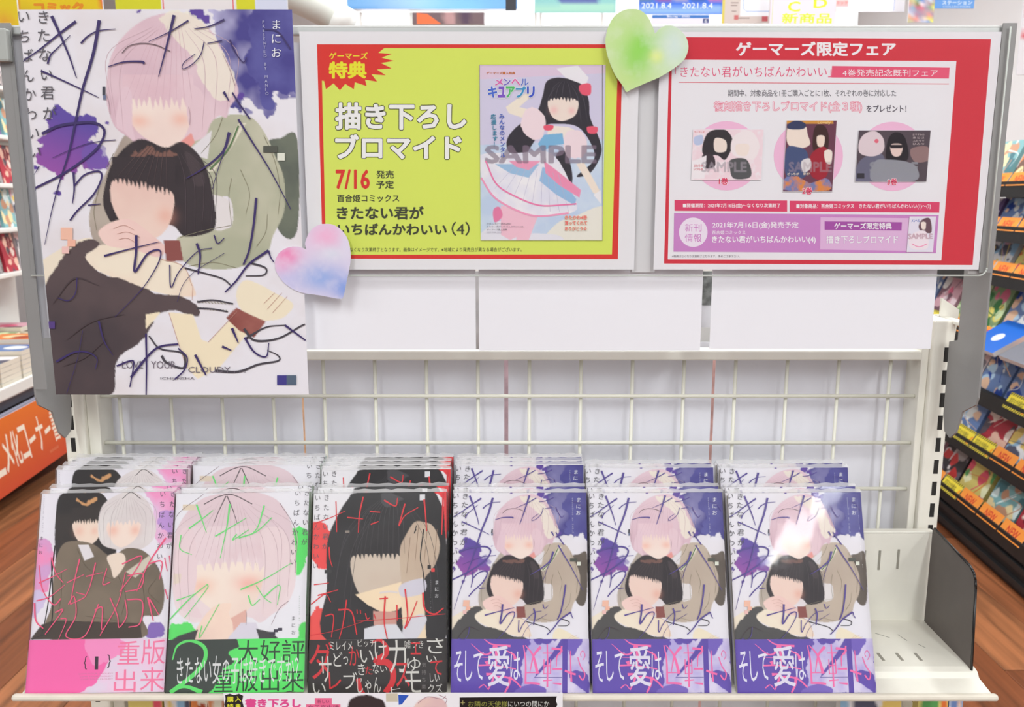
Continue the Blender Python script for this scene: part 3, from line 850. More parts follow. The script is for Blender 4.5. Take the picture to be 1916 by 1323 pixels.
def art_red_volume(p):
    p.bg((234, 232, 236))
    p.fill([(690, 225), (780, 225), (775, 470), (730, 440), (735, 300)], (236, 66, 72), edge=0.004, seed=4)
    p.fill([(50, 420), (110, 395), (160, 420), (150, 560), (90, 590), (45, 540)], (238, 84, 84), edge=0.006, seed=9)
    p.fill([(35, 800), (110, 800), (150, 860), (130, 985), (30, 985)], (238, 90, 86), edge=0.006, seed=6)
    p.fill([(300, 228), (640, 222), (720, 280), (750, 420), (755, 985), (140, 985), (130, 700), (130, 480), (180, 350), (240, 260)], (58, 56, 58), c2=(46, 44, 46), nscale=24)
    p.fill([(400, 260), (460, 240), (540, 260), (500, 290), (430, 300)], (86, 84, 88), alpha=0.7, edge=0.003)
    p.fill([(258, 560), (360, 540), (560, 560), (580, 700), (520, 790), (430, 835), (350, 790), (280, 700)], (212, 196, 180), c2=(206, 186, 170), nscale=20)
    p.fill([(280, 745), (440, 705), (640, 655), (600, 760), (500, 830), (430, 838), (350, 800)], (244, 222, 190), smooth=False)
    fringe(p, 245, 545, 400, 555, 13, 34, (56, 53, 55), (50, 47, 49), seed=8)
    p.fill([(515, 520), (545, 450), (590, 385), (640, 385), (690, 410), (725, 500), (700, 600), (640, 680), (640, 760), (540, 730), (520, 640)], (206, 186, 164), c2=(198, 176, 156), nscale=30)
    p.fill([(520, 720), (640, 660), (650, 850), (660, 985), (540, 985), (530, 860)], (240, 218, 188), smooth=False)
    p.fill([(375, 830), (500, 835), (500, 920), (430, 960), (380, 900)], (208, 158, 146), smooth=False)
    p.fill([(520, 700), (640, 670), (645, 740), (530, 760)], (212, 208, 220))
    p.fill([(540, 905), (620, 850), (660, 880), (600, 985), (540, 985)], (216, 214, 222))
    p.fill([(330, 920), (400, 900), (500, 900), (560, 985), (330, 985)], (220, 220, 226), smooth=False)
    strands(p, (480, 230), [(x, 540) for x in range(270, 545, 30)] + [(170, 700), (150, 860), (200, 960), (240, 930), (700, 900), (730, 800)], (84, 80, 84), 2.2, 0.3)
    for x, y in ((548, 450), (592, 388), (640, 388), (690, 412)):
        p.stroke([(x + 20, y + 10), (x + 14, y + 90), (x + 4, y + 190)], 2.5, (150, 124, 106), 2)
    p.stroke([(602, 400), (590, 440), (600, 420)], 4, (50, 48, 50)); p.stroke([(640, 420), (624, 560), (640, 640), (650, 780)], 6, (50, 48, 50), 4)
    p.stroke([(410, 738), (460, 732), (505, 738)], 9, (226, 216, 214)); p.next()
    for x0, y0, x1, y1, c in ((617, 245, 645, 275, (226, 226, 230)), (225, 418, 248, 430, (150, 140, 130)), (116, 615, 156, 634, (66, 66, 66)), (662, 602, 680, 620, (50, 48, 50)), (682, 618, 700, 636, (230, 74, 74))):
        p.rect(x0, y0, x1, y1, c)
    p.next()
    T = (108, 104, 108)
    p.vtext('いちばんかわいい', 78, 250, 49, 34, T, -0.01, dx=-1.5)
    p.vtext('きたない君が', 126, 250, 49, 34, T, -0.01, dx=-1.5)
    p.vtext('まにお', 712, 690, 34, 24, (214, 214, 216))
    p.vtext('PRESENTED BY MANIO', 682, 680, 10.5, 8, (140, 138, 140))
    R = (222, 62, 68)
    for i, (pts, a, b) in enumerate([([(62, 380), (150, 350), (225, 320)], 5, 3), ([(175, 270), (178, 350), (180, 425)], 6, 5), ([(320, 250), (300, 340), (295, 430)], 8, 5), ([(235, 352), (320, 362)], 7, 4),
                                      ([(355, 325), (410, 330)], 7, 5), ([(360, 390), (402, 376)], 7, 5), ([(430, 270), (490, 300), (500, 260)], 8, 4), ([(540, 290), (520, 360), (510, 400), (540, 350), (610, 310)], 8, 4),
                                      ([(640, 270), (650, 360), (655, 430)], 9, 5), ([(740, 240), (738, 340), (735, 450)], 10, 5), ([(60, 690), (140, 682)], 6, 3), ([(80, 745), (190, 718)], 7, 3), ([(45, 790), (120, 740), (150, 780)], 6, 4),
                                      ([(140, 500), (145, 560), (158, 600)], 9, 4), ([(120, 850), (165, 850), (155, 960)], 7, 5), ([(190, 820), (260, 830), (290, 950)], 9, 6), ([(235, 770), (215, 900), (196, 970)], 8, 4),
                                      ([(290, 820), (292, 842)], 5, 5), ([(308, 822), (310, 842)], 5, 5), ([(335, 840), (345, 870), (360, 862)], 6, 4), ([(380, 845), (390, 870)], 6, 4), ([(410, 768), (455, 765)], 7, 5),
                                      ([(440, 755), (435, 880), (455, 985)], 9, 5), ([(502, 800), (505, 880)], 7, 5), ([(545, 720), (560, 860), (545, 920), (570, 880), (610, 780)], 8, 5), ([(640, 740), (650, 820), (700, 850), (750, 820)], 10, 6),
                                      ([(290, 880), (500, 870), (760, 850)], 3, 3), ([(30, 950), (160, 930), (330, 880)], 3, 2)]):
        p.stroke(pts, a, R, b)
        if i % 4 == 3: p.next()
    p.next()


# ---- paper bands: each in the coordinates of its own enlargement
def band_violet(p):
    p.bg((104, 84, 176))
    p.fill([(1040, 110), (1150, 200), (1300, 170), (1420, 110), (1820, 110), (1830, 820), (1100, 820), (930, 740), (960, 620), (930, 480), (1000, 300)], (222, 214, 236), smooth=False, edge=0.002, escale=160, c2=(184, 172, 224), nscale=50)
    p.fill([(930, 740), (1080, 690), (1250, 740), (1200, 830), (850, 830)], (128, 108, 192), edge=0.002, seed=5)
    p.fill([(1100, 110), (1330, 110), (1300, 180), (1180, 160)], (100, 80, 172), edge=0.002, seed=8)
    p.fill([(1330, 300), (1450, 110), (1500, 110), (1420, 300), (1160, 560), (1100, 610), (1120, 560)], (100, 82, 172), smooth=False)
    p.rect(1458, 110, 1525, 830, (98, 78, 170))
    p.fill([(1540, 500), (1700, 520), (1800, 600), (1810, 820), (1740, 780), (1600, 680)], (104, 84, 176), edge=0.003, seed=2)
    p.fill([(1500, 110), (1700, 120), (1640, 260), (1560, 300)], (120, 100, 190), edge=0.003, seed=4)
    p.stroke([(1095, 607), (1455, 607)], 7, (96, 86, 160), smooth=False)
    p.next()
    W, K = (232, 230, 242), (246, 116, 176)
    for body, x0, y0, x1, y1 in (('そ', 65, 270, 175, 665), ('し', 205, 270, 300, 655), ('て', 315, 290, 445, 640), ('は', 790, 280, 920, 645)):
        p.text(body, x0, y0, x1, y1, W, 0.0)
    for i, (pts, a, b) in enumerate([([(450, 125), (560, 190), (790, 210)], 10, 30), ([(590, 190), (540, 290), (440, 310), (280, 180)], 36, 6), ([(600, 190), (610, 340), (600, 470)], 40, 30), ([(380, 455), (560, 455), (860, 500)], 22, 14),
                                      ([(390, 350), (600, 360), (780, 365)], 6, 10), ([(740, 270), (830, 320), (850, 380)], 12, 40), ([(480, 400), (500, 460)], 50, 20), ([(480, 570), (560, 560)], 40, 16),
                                      ([(600, 520), (560, 650), (505, 765)], 40, 14), ([(385, 740), (450, 700), (505, 760)], 16, 10), ([(560, 600), (700, 600), (830, 640), (930, 735)], 26, 20), ([(790, 600), (770, 700), (720, 800)], 40, 22),
                                      ([(955, 200), (985, 400), (985, 690)], 14, 26), ([(980, 200), (1080, 330), (1140, 560)], 10, 40), ([(1180, 220), (1090, 330), (1040, 540)], 40, 8), ([(985, 548), (1140, 548)], 14, 10),
                                      ([(980, 680), (1080, 680), (1170, 690)], 24, 26), ([(1262, 190), (1268, 450), (1265, 730)], 16, 22), ([(1205, 300), (1330, 300)], 14, 14), ([(1222, 380), (1220, 570)], 14, 10),
                                      ([(1306, 380), (1306, 560)], 14, 14), ([(1222, 460), (1306, 460)], 10, 10), ([(1222, 560), (1306, 560)], 10, 10), ([(1210, 650), (1330, 640)], 14, 14),
                                      ([(1320, 240), (1450, 260), (1390, 340), (1380, 470)], 30, 10), ([(1450, 210), (1430, 320)], 24, 10), ([(1330, 500), (1450, 500)], 22, 26), ([(1335, 680), (1445, 690)], 12, 26),
                                      ([(1560, 270), (1565, 480), (1575, 660)], 10, 24), ([(1490, 520), (1560, 550), (1630, 570)], 26, 26), ([(1655, 350), (1690, 460), (1745, 560), (1720, 640), (1670, 580)], 12, 20),
                                      ([(1720, 390), (1750, 330), (1720, 270), (1690, 310), (1700, 350)], 8, 8)]):
        p.stroke(pts, a, K, b)
        if i % 4 == 3: p.next()
    p.next()
    p.text('愛', 500, 205, 780, 720, (226, 222, 238), 0.01)


def band_pink(p):
    p.bg((246, 112, 178))
    p.fill([(430, 960), (620, 975), (640, 1040), (560, 1060), (540, 1120), (480, 1200), (380, 1260), (870, 1260), (880, 960)], (240, 206, 230), smooth=False, edge=0.003, c2=(226, 216, 232), nscale=60)
    p.fill([(430, 975), (640, 985), (600, 1070), (470, 1090)], (246, 150, 200), edge=0.003, seed=3)
    T = (244, 130, 168)
    p.text('重', 600, 985, 715, 1105, T, -0.012); p.text('版', 725, 978, 850, 1105, T, -0.012)
    p.text('出', 585, 1130, 700, 1245, T, -0.012); p.text('来', 722, 1120, 850, 1243, T, -0.012)
    p.text('1', 482, 1062, 500, 1128, (66, 54, 66)); p.text('{', 424, 1060, 440, 1128, (66, 54, 66)); p.text('}', 548, 1052, 566, 1122, (66, 54, 66))
    for r in range(3):
        p.text('LOVE YOUR CLOUDY', 400 + 6 * r, 1146 + 14 * r, 580, 1153 + 14 * r, (200, 130, 160))


def band_green(p):
    p.bg((70, 76, 72))
    p.fill([(420, 975), (800, 970), (790, 1260), (270, 1260), (300, 1220), (360, 1120), (400, 1080), (370, 1040), (430, 1010)], (100, 230, 114), smooth=False, edge=0.003, seed=2)
    p.stroke([(85, 1080), (110, 1010), (180, 985), (250, 1020), (250, 1090), (190, 1160), (75, 1245)], 6, (104, 226, 116), 22, 20)
    p.stroke([(75, 1245), (150, 1215), (240, 1245)], 6, (104, 226, 116), 24); p.next()
    D = (58, 74, 62)
    for ch, x0, x1 in (('大', 425, 530), ('好', 540, 645), ('評', 655, 775)):
        p.text(ch, x0, 985, x1, 1105, D, -0.02)
    for ch, x0, x1 in (('重', 300, 400), ('版', 415, 530), ('出', 545, 640), ('来', 655, 770)):
        p.text(ch, x0, 1130, x1, 1245, D, -0.02)
    p.text('きたない女の子は好きですか？', 108, 1062, 742, 1205, (226, 226, 226), -0.005)


def band_black(p):
    p.bg((60, 56, 56))
    R, W = (214, 60, 66), (216, 214, 208)
    p.stroke([(860, 110), (960, 80), (1040, 150), (1040, 240), (920, 320), (1060, 340), (1130, 430), (1130, 560), (1040, 690)], 20, R, 70, 80)
    p.stroke([(700, 520), (730, 640), (780, 700)], 60, R, 40); p.next()
    L = [('ダ', 85, 100, 380, 520, R), ('サ', 215, 260, 370, 560, W), ('ど', 385, 215, 500, 380, W), ('っ', 510, 265, 570, 360, W), ('か', 580, 150, 710, 370, R), ('ビッチ', 685, 70, 905, 155, W),
         ('い', 720, 190, 885, 340, W), ('け', 900, 90, 1050, 310, W), ('カ', 1080, 80, 1300, 460, W), ('ス', 1170, 340, 1340, 620, R), ('さ', 1560, 50, 1770, 240, W), ('い', 1555, 265, 1680, 340, W),
         ('て', 1605, 320, 1760, 490, R), ('き', 695, 350, 785, 480, W), ('た', 785, 380, 875, 475, R), ('な', 880, 345, 960, 465, W), ('い', 975, 380, 1060, 445, W), ('じゃん', 690, 505, 985, 690, W),
         ('ブ', 520, 445, 690, 640, W), ('い', 140, 565, 300, 690, W), ('レ', 335, 440, 490, 640, R), ('しい', 1600, 470, 1720, 570, W), ('クズ', 1580, 590, 1760, 690, W), ('ゆ', 1310, 280, 1480, 440, W),
         ('モ', 1290, 440, 1490, 690, W), ('ヒ', 1110, 620, 1240, 690, W), ('気持ち悪', 1500, 350, 1550, 380, (130, 126, 124)), ('ミレイメ', 340, 90, 620, 190, W), 
         ('嘘つき', 1275, 85, 1510, 180, W), ('エ', 1350, 110, 1480, 250, R), ]
    for b, x0, y0, x1, y1, c in L:
        if b == '気持ち悪':
            p.vtext(b, 1525, 370, 85, 60, c)
            continue
        p.text(b, x0, y0, x1, y1, c, -0.012 if (x1 - x0) > 120 else 0.0, skew=-0.08)

# ------------------------------------------------------------------ the shop room
fl = empty('floor', kind='structure')
M_WOOD = []
for i, c in enumerate(((142, 84, 52), (152, 92, 58), (132, 76, 46), (160, 102, 66))):
    m = bpy.data.materials.new('brown wood grain')
    nt, b = nodes_of(m)
    tc = nt.nodes.new('ShaderNodeTexCoord'); mp = nt.nodes.new('ShaderNodeMapping'); nz = nt.nodes.new('ShaderNodeTexNoise'); rp = nt.nodes.new('ShaderNodeValToRGB')
    mp.inputs['Scale'].default_value = (34, 1.6, 1); mp.inputs['Location'].default_value = (i * 3.3, i * 1.7, 0)
    nz.inputs['Scale'].default_value = 1.0; nz.inputs['Detail'].default_value = 6; nz.inputs['Distortion'].default_value = 0.8
    rp.color_ramp.elements[0].position = 0.3; rp.color_ramp.elements[1].position = 0.72
    rp.color_ramp.elements[0].color = (*lin(np.array(c) * 0.72), 1); rp.color_ramp.elements[1].color = (*lin(np.array(c) * 1.14), 1)
    L = nt.links.new
    L(tc.outputs['Object'], mp.inputs['Vector']); L(mp.outputs[0], nz.inputs['Vector']); L(nz.outputs['Fac'], rp.inputs['Fac']); L(rp.outputs[0], b.inputs['Base Color'])
    b.inputs['Roughness'].default_value = 0.38
    M_WOOD.append(m)
MB().box(-5, 5, -4, 8, -0.03, -0.006).build('floor_base', mat('dark floor joint', (90, 58, 40), 0.6), fl)
plank_me = []
for m in M_WOOD:
    bm_o = MB().box(-0.0745, 0.0745, 0, 0.897, -0.006, 0.0, 0.0012).build('plank', m)
    plank_me.append(bm_o.data)
    bpy.data.objects.remove(bm_o)
rnd = random.Random(5)
for i in range(-27, 15):
    off = rnd.uniform(-0.8, 0)
    for k in range(0, 7):
        x, y = i * 0.15, 0.7 + off + k * 0.9
        if abs(x) < 0.3 and y < 2: continue
        link('plank', plank_me[rnd.randrange(4)], fl, (x, y, 0))

wb = MB().box(-4.5, 2.35, 6.2, 6.25, 0, 3.0).build('wall_back', M_WALL); wb['kind'] = 'structure'
wl = MB().box(-4.55, -4.5, -4, 6.25, 0, 3.0).build('wall_left', M_WALL); wl['kind'] = 'structure'
wr = MB().box(2.3, 2.35, -4, 6.25, 0, 3.0).build('wall_right', M_WALL); wr['kind'] = 'structure'
ce = empty('ceiling', kind='structure')
MB().box(-4.5, 2.35, -5.6, 6.25, CZ + 1.60, CZ + 1.64).build('ceiling_board', mat('white ceiling board', (236, 236, 236), 0.8), ce)
for lx, ly in LAMPS:  # the added far lamp gets a housing too
    hl = 2.35 if ly < -2 else 1.25
    o = MB().box(-0.11, 0.11, -hl, hl, CZ + 1.50, CZ + 1.5995, 0.004).build('ceiling_lamp_housing', M_WHITE)
    o.location = (lx, ly, 0)
    o.parent = ce


# ------------------------------------------------------------------ helpers for stock on the background racks
def art_mesh(name, w, h, t, seed, base, accents, m=None):
    """a slim case or book, w x h x t, front towards -y, with a busy printed front"""
    rnd = random.Random(seed)
    p = Print(w, h, lambda q: np.asarray(q, float).reshape(-1, 2) * [w, h], res=120)
    p.img = p.img[: 2 * p.ny]
    p.bg(base)
    for k in range(18):
        c = accents[rnd.randrange(len(accents))]
        x, y, r = rnd.random(), rnd.random(), rnd.uniform(0.05, 0.24)
        p.fill([(x + r * math.cos(a) * rnd.uniform(0.5, 1.2), y + r * math.sin(a) * rnd.uniform(0.4, 1.1)) for a in np.linspace(0, 5.5, 7)], c)
    for k in range(2):
        c = accents[rnd.randrange(len(accents))]
        p.stroke([(rnd.random(), rnd.random()), (rnd.random(), rnd.random()), (rnd.random(), rnd.random())], 0.03, c, 0.01)
    p.next()
    me = p.mesh(name, m or M_PRINT, th=t, back=base, clip=True)
    return me


def local_frame(x0, y0, dx, dy):
    """empty-free frame: origin and yaw so that local x runs along (dx,dy)"""
    return math.atan2(dy, dx)


PAL = {
    'pink': ((222, 170, 184), ((250, 220, 228), (226, 92, 130), (250, 240, 240), (120, 70, 90))),
    'blue': ((110, 136, 186), ((190, 220, 245), (30, 70, 160), (240, 245, 250), (240, 200, 170))),
    'crimson': ((178, 50, 66), ((235, 190, 170), (120, 24, 40), (240, 220, 210), (90, 80, 90))),
    'violet': ((120, 100, 150), ((200, 190, 225), (60, 50, 90), (235, 225, 235), (220, 170, 160))),
    'orange': ((232, 140, 80), ((250, 220, 170), (180, 80, 50), (120, 90, 80), (250, 240, 220))),
    'pale grey': ((204, 200, 204), ((240, 238, 240), (130, 122, 130), (90, 84, 92), (220, 190, 190))),
    'teal': ((130, 180, 184), ((220, 236, 236), (70, 120, 130), (240, 220, 170), (200, 150, 120))),
    'yellow': ((224, 206, 120), ((250, 246, 200), (230, 120, 60), (90, 160, 90), (230, 90, 110))),
    'green': ((142, 172, 126), ((220, 240, 190), (60, 130, 70), (250, 230, 120), (230, 120, 150))),
    'white': ((236, 234, 236), ((220, 170, 190), (150, 190, 220), (90, 90, 110), (240, 210, 120))),
    'black': ((58, 54, 58), ((160, 150, 150), (200, 60, 60), (110, 100, 110), (230, 220, 220))),
}
PN = list(PAL)
ORD = ['nearest', 'second', 'third', 'fourth', 'fifth', 'sixth', 'seventh', 'eighth', 'ninth', 'tenth', 'eleventh', 'twelfth']

# ------------------------------------------------------------------ black disc rack along the right-hand aisle
RA = math.atan2(1.0, 0.075)
RX0, RY0 = 1.053 + 0.075 * 1.7, 1.70          # nearest front corner on the floor
rack = empty('disc_rack', (RX0, RY0, 0), (0, 0, RA), 'black steel shop rack of stepped shelves along the right aisle, full of face-out discs', 'rack')
# local x = away from the lens along the aisle, local y = -(towards rack back): front looks towards +y
RL = 1.25
rows = [(-0.803, 0.0), (-0.653, 0.02), (-0.514, 0.04), (-0.377, 0.06), (-0.202, 0.08), (-0.085, 0.09), (0.032, 0.10)]
MB().box(0, RL, -0.40, -0.385, 0, CZ + 0.10).build('back_panel', M_BLACK, rack)
MB().box(0, RL, -0.39, 0.0, 0.0, CZ - 0.825, 0.004).box(0, RL, 0.0, 0.012, 0.02, 0.035).box(0, RL, 0.0, 0.012, 0.06, 0.075).build('plinth', M_BLACK, rack)
MB().box(-0.02, 0, -0.40, 0.02, 0, CZ + 0.10, 0.003).build('end_panel', mat('pale end panel', (200, 200, 202), 0.5), rack)
for z, sb in rows:
    MB().box(0, RL, -0.39, -sb, CZ + z - 0.018, CZ + z, 0.002).prism([(-sb, CZ + z - 0.026), (-sb + 0.012, CZ + z - 0.03), (-sb + 0.012, CZ + z + 0.012), (-sb, CZ + z + 0.012)], 'x', 0, RL).build('shelf_board', M_BLACK, rack)

# NEW tags and warning labels
tagp = Print(0.105, 0.040, lambda q: np.asarray(q, float).reshape(-1, 2) * 0.001, res=150)
tagp.bg((240, 150, 62))
tagp.text('NEW', 26, 9, 79, 31, (206, 60, 44), 0.03)
TAG = tagp.mesh('new_tag', M_PRINT)
wrn = Print(0.108, 0.044, lambda q: np.asarray(q, float).reshape(-1, 2) * 0.001, res=150)
wrn.bg((232, 214, 66))
for k in range(12):
    for yy in (0, 37):
        wrn.poly([(k * 10, yy + 7), (k * 10 + 5, yy + 7), (k * 10 + 9, yy), (k * 10 + 4, yy)], (60, 58, 40))
wrn.next()
wrn.text('防犯タグ作動中', 12, 12, 78, 32, (90, 84, 40), 0.01)
wrn.poly([(88, 40), (98, 16), (108, 14), (100, 40)], (240, 160, 40))
WRN = wrn.mesh('warning_label', M_PRINT, clip=True)


def rack_point(s, y, z):
    ca, sa = math.cos(RA), math.sin(RA)
    return (RX0 + s * ca - y * sa, RY0 + s * sa + y * ca, CZ + z)


rnd = random.Random(11)
row_name = ['lowest tier', 'second tier', 'third tier', 'fourth tier', 'fifth tier', 'sixth tier', 'top tier']
case_cache = {}
for ri, (z, sb) in enumerate(rows):
    s, k = 0.02 + rnd.uniform(0, 0.04), 0
    while s < RL - 0.15 and k < 11:
        big = rnd.random() < 0.55
        gap_ = (rows[ri + 1][0] - z) if ri < 6 else 0.16
        h_ = min(0.142, (gap_ - 0.033) / math.cos(math.radians(24)))
        w_, t_ = (0.142, 0.011) if big else (0.122, 0.016)
        pn = PN[(ri * 3 + k * 2 + rnd.randrange(3)) % len(PN)]
        if ri == 1 and k in (3,): pn = 'crimson'
        if ri == 3 and k in (2, 3): pn = 'blue'
        key = (pn, w_, round(h_, 3), k % 2)
        if key not in case_cache:
            case_cache[key] = art_mesh('disc_case', w_, h_, t_, len(case_cache) + 3, *PAL[pn])
        lean = math.radians(24)
        # front of a case faces the aisle: its own -y axis looks along rack +y
        o = empty('disc_case', rack_point(s + w_, -sb - 0.012 - 0.016, z + 0.001), (0, 0, 0),
                  f'{pn} disc case, {ORD[k]} from the near end, {row_name[ri]} of the black rack', 'disc case', 'discs shown face-out on the black rack')
        o.rotation_euler = (0, 0, RA + math.pi)
        c = link('case_front', case_cache[key], o, (0, 0.0, h_ * math.cos(lean)), (-lean, 0, 0))
        c.location = (0, h_ * math.sin(lean), h_ * math.cos(lean))
        s += w_ + rnd.uniform(0.004, 0.03)
        k += 1
    s, k = 0.06 + rnd.uniform(0, 0.03), 0
    while s < RL - 0.12:
        if rnd.random() < (0.85 if ri in (0, 1, 4, 5) else 0.6):
            isw = rnd.random() < 0.2
            o = empty('warning_label' if isw else 'new_tag', rack_point(s + 0.11, -sb + 0.0125, z + 0.001), (0, 0, RA + math.pi),
                      (f'yellow striped warning card, {ORD[min(k, 11)]} along the {row_name[ri]} of the black rack' if isw else
                       f'orange NEW card, {ORD[min(k, 11)]} along the {row_name[ri]} of the black rack'), 'price card', 'cards along the black rack shelf fronts')
            c = link('card', WRN if isw else TAG, o, (0, 0.019, 0.034), (-math.radians(30), 0, 0))
        s += 0.113
        k += 1

# blue flat packs on the middle shelf
for i, (s, c) in enumerate(((0.40, (40, 110, 210)), (0.22, (128, 130, 140)))):
    p = Print(0.15, 0.12, lambda q: np.asarray(q, float).reshape(-1, 2) * [0.15, 0.12], res=100)
    p.bg(c)
    p.ellipse(0.5, 0.55, 0.14, 0.14, (226, 232, 240))
    o = link('flat_pack', p.mesh('flat_pack', M_COVER, th=0.012), None, rack_point(s + 0.15, -0.13 + 0.04, -0.377 + 0.06), (-math.radians(58), 0, RA + math.pi))
    tag(o, ('glossy blue flat pack with a white spot lying on the black rack', 'grey flat pack with a white spot beside the blue one')[i], 'package')

# ------------------------------------------------------------------ magazine table and wall shelves along the left aisle
LA = math.atan2(1.0, -0.10)
LX0, LY0 = -1.284 - 0.1 * 2.08, 2.08
unit = empty('magazine_unit', (LX0, LY0, 0), (0, 0, LA), 'white shop unit with a stacking table and wall shelves beside the left aisle', 'shelf unit')
# local x = away along the aisle, local +y = into the unit (towards -X)
UL = 1.45
MB().box(0, UL, 0.07, 0.08, 0, CZ - 0.605).build('plinth', M_BLACK, unit)
MB().box(0, UL, 0.0, 0.38, CZ - 0.605, CZ - 0.588, 0.003).box(0, UL, -0.008, 0.004, CZ - 0.60, CZ - 0.562, 0.004).build('table_top', M_WHITE, unit)
MB().box(0, UL, 0.02, 0.04, CZ - 0.64, CZ - 0.605).build('dark_rail', mat('dark blue grey rail', (92, 92, 104), 0.4), unit)
MB().box(0, UL, 0.39, 0.40, 0, CZ + 0.5).build('back_panel', M_WHITE, unit)
for z in (-0.263, -0.104, 0.052, 0.22, 0.39):
    MB().box(0, UL, 0.20, 0.39, CZ + z - 0.016, CZ + z, 0.003).build('shelf_board', M_WHITE, unit)


def unit_point(s, y, z):
    ca, sa = math.cos(LA), math.sin(LA)
    return (LX0 + s * ca - y * sa, LY0 + s * sa + y * ca, CZ + z)


# orange category sign hung on the table front
sg = Print(0.923, 0.2145, lambda q: np.asarray(q, float).reshape(-1, 2) * 0.00065, res=90)
sg.fill([(-5, -5), (1430, -5), (1430, 340), (-5, 340)], (222, 112, 34), smooth=False, c2=(204, 78, 48), grad=((0, 0), (0, 330)))
chs = 'アニメ化コーナー書籍'
for i, ch in enumerate(chs):
    x = 355 + i * 85
    if ch == 'ー':
        sg.poly([(x + 8, 160), (x + 74, 150), (x + 74, 172), (x + 8, 182)], (250, 232, 214))
        continue
    sg.text(ch, x + 6, 75, x + 82, 245, (250, 232, 214), 0.015)
sg.next()
sg.text('GOODS & BOOKS', 960, 268, 1060, 280, (230, 160, 120))
so = empty('category_sign', unit_point(0.0, -0.013, -0.6435), (0, 0, 0), 'orange sign lettered in white hanging below the white magazine table', 'sign')
so.rotation_euler = (0, 0, LA)
link('sign_face', sg.mesh('sign_face', M_PRINT, th=0.004), so, (0.0, 0.0, 0.0), (-math.radians(8), 0, 0))
MB().box(0, 0.923, 0.002, 0.013, -0.004, 0.008, 0.002).build('sign_edge', mat('blue grey sign edge', (150, 152, 172), 0.35), so)

# stacks of magazines on the table
rnd = random.Random(3)
for st in range(9):
    s0 = 0.03 + st * 0.142
    for row in range(2):
        pn = PN[(st * 3 + row) % len(PN)]
        n = 6 + (st + row) % 3
        zt = -0.587
        for k in range(n):
            th = 0.0155
            me = case_cache.get(('mag', pn))
            if me is None:
                p = Print(0.13, 0.18, lambda q: np.asarray(q, float).reshape(-1, 2) * [0.13, 0.18], res=70)
                p.bg(PAL[pn][0])
                for c in PAL[pn][1]:
                    x, y = rnd.random(), rnd.random()
                    p.fill([(x + .25 * math.cos(a), y + .2 * math.sin(a)) for a in np.linspace(0, 5.5, 6)], c)
                me = case_cache[('mag', pn)] = p.mesh('magazine', M_PRINT, th=0.0148, back=(232, 224, 208))
            o = link('magazine', me, None, unit_point(s0 + rnd.uniform(0, 0.006), 0.19 + row * 0.185, zt + th), (-math.pi / 2, 0, LA))
            tag(o, f'{pn} magazine, {ORD[k]} from the table in the {ORD[st]} stack, {"aisle" if row == 0 else "inner"} row', 'magazine', 'magazines stacked on the white table')
            zt += th
# face-out magazines on the wall shelves
for zi, z in enumerate((-0.263, -0.104, 0.052, 0.22, 0.39)):
    s = 0.02
    for k in range(11):
        pn = PN[(zi * 4 + k * 3) % len(PN)]
        key = ('face', pn)
        if key not in case_cache:
            case_cache[key] = art_mesh('paperback', 0.10, 0.138, 0.012, 40 + len(case_cache), *PAL[pn])
        lean = math.radians(10)
        o = empty('paperback', unit_point(s, 0.22, z + 0.001), (0, 0, LA),
                  f'{pn} paperback, {ORD[k]} from the near end on the {["lowest", "second", "third", "fourth", "highest"][zi]} white wall shelf', 'book', 'face-out paperbacks on the white wall shelves')
        c = link('front_cover', case_cache[key], o, (0, 0.138 * math.sin(lean), 0.138 * math.cos(lean)), (-lean, 0, 0))
        s += 0.10 + rnd.uniform(0.006, 0.04)

# ------------------------------------------------------------------ lit header boards and posters over the far counter
YB = 2.7


def far(name, px0, py1, px1, py0, Y, draw, label, cat, m=None, th=0.004, res=90, group=None, hang=False):
    """flat sheet whose photo box is px0..px1, py0 (top) .. py1 (bottom) at distance Y"""
    x0, z0 = bp(px0, py0, Y); x1, _ = bp(px1, py1, Y)
    xb0, z1 = bp(px0, py1, Y); xb1, _ = bp(px1, py1, Y)
    x0 = xb0; w_ = float(xb1 - xb0); h_ = float(z0 - z1)
    p = Print(w_, h_, lambda q: np.c_[(np.asarray(q, float).reshape(-1, 2)[:, 0] - px0) / (px1 - px0) * w_, h_ - (py1 - np.asarray(q, float).reshape(-1, 2)[:, 1]) / (py1 - py0) * h_], res=res * 0.35)
    draw(p)
    o = link(name, p.mesh(name, m or M_PRINT, th=th), None, (float(x0), Y, float(z0)))
    tag(o, label, cat, group)
    if hang:
        for fx in (0.15, 0.85):
            MB().cyl((w_ * fx, 0.001, 0.0), (w_ * fx, 0.001, CZ + 1.60 - float(z0)), 0.0008, 6).build('hanging_cord', M_WHITE, o)
    return o


def d_plain(c):
    return lambda p: p.bg(c)


def d_screen(p):
    p.bg((96, 160, 226)); p.fill([(650, -90), (960, -90), (960, 20), (650, 12)], (120, 176, 232), smooth=False)
    p.soft(760, -20, 60, (190, 220, 245), 0.6); p.rect(946, -90, 966, 20, (60, 60, 66))


def d_teal(p):
    p.bg((140, 196, 196)); p.fill([(1040, -60), (1120, -50), (1110, 12), (1050, 8)], (96, 110, 170)); p.fill([(1000, 8), (1150, 4), (1150, 24), (1000, 24)], (166, 214, 196), smooth=False)


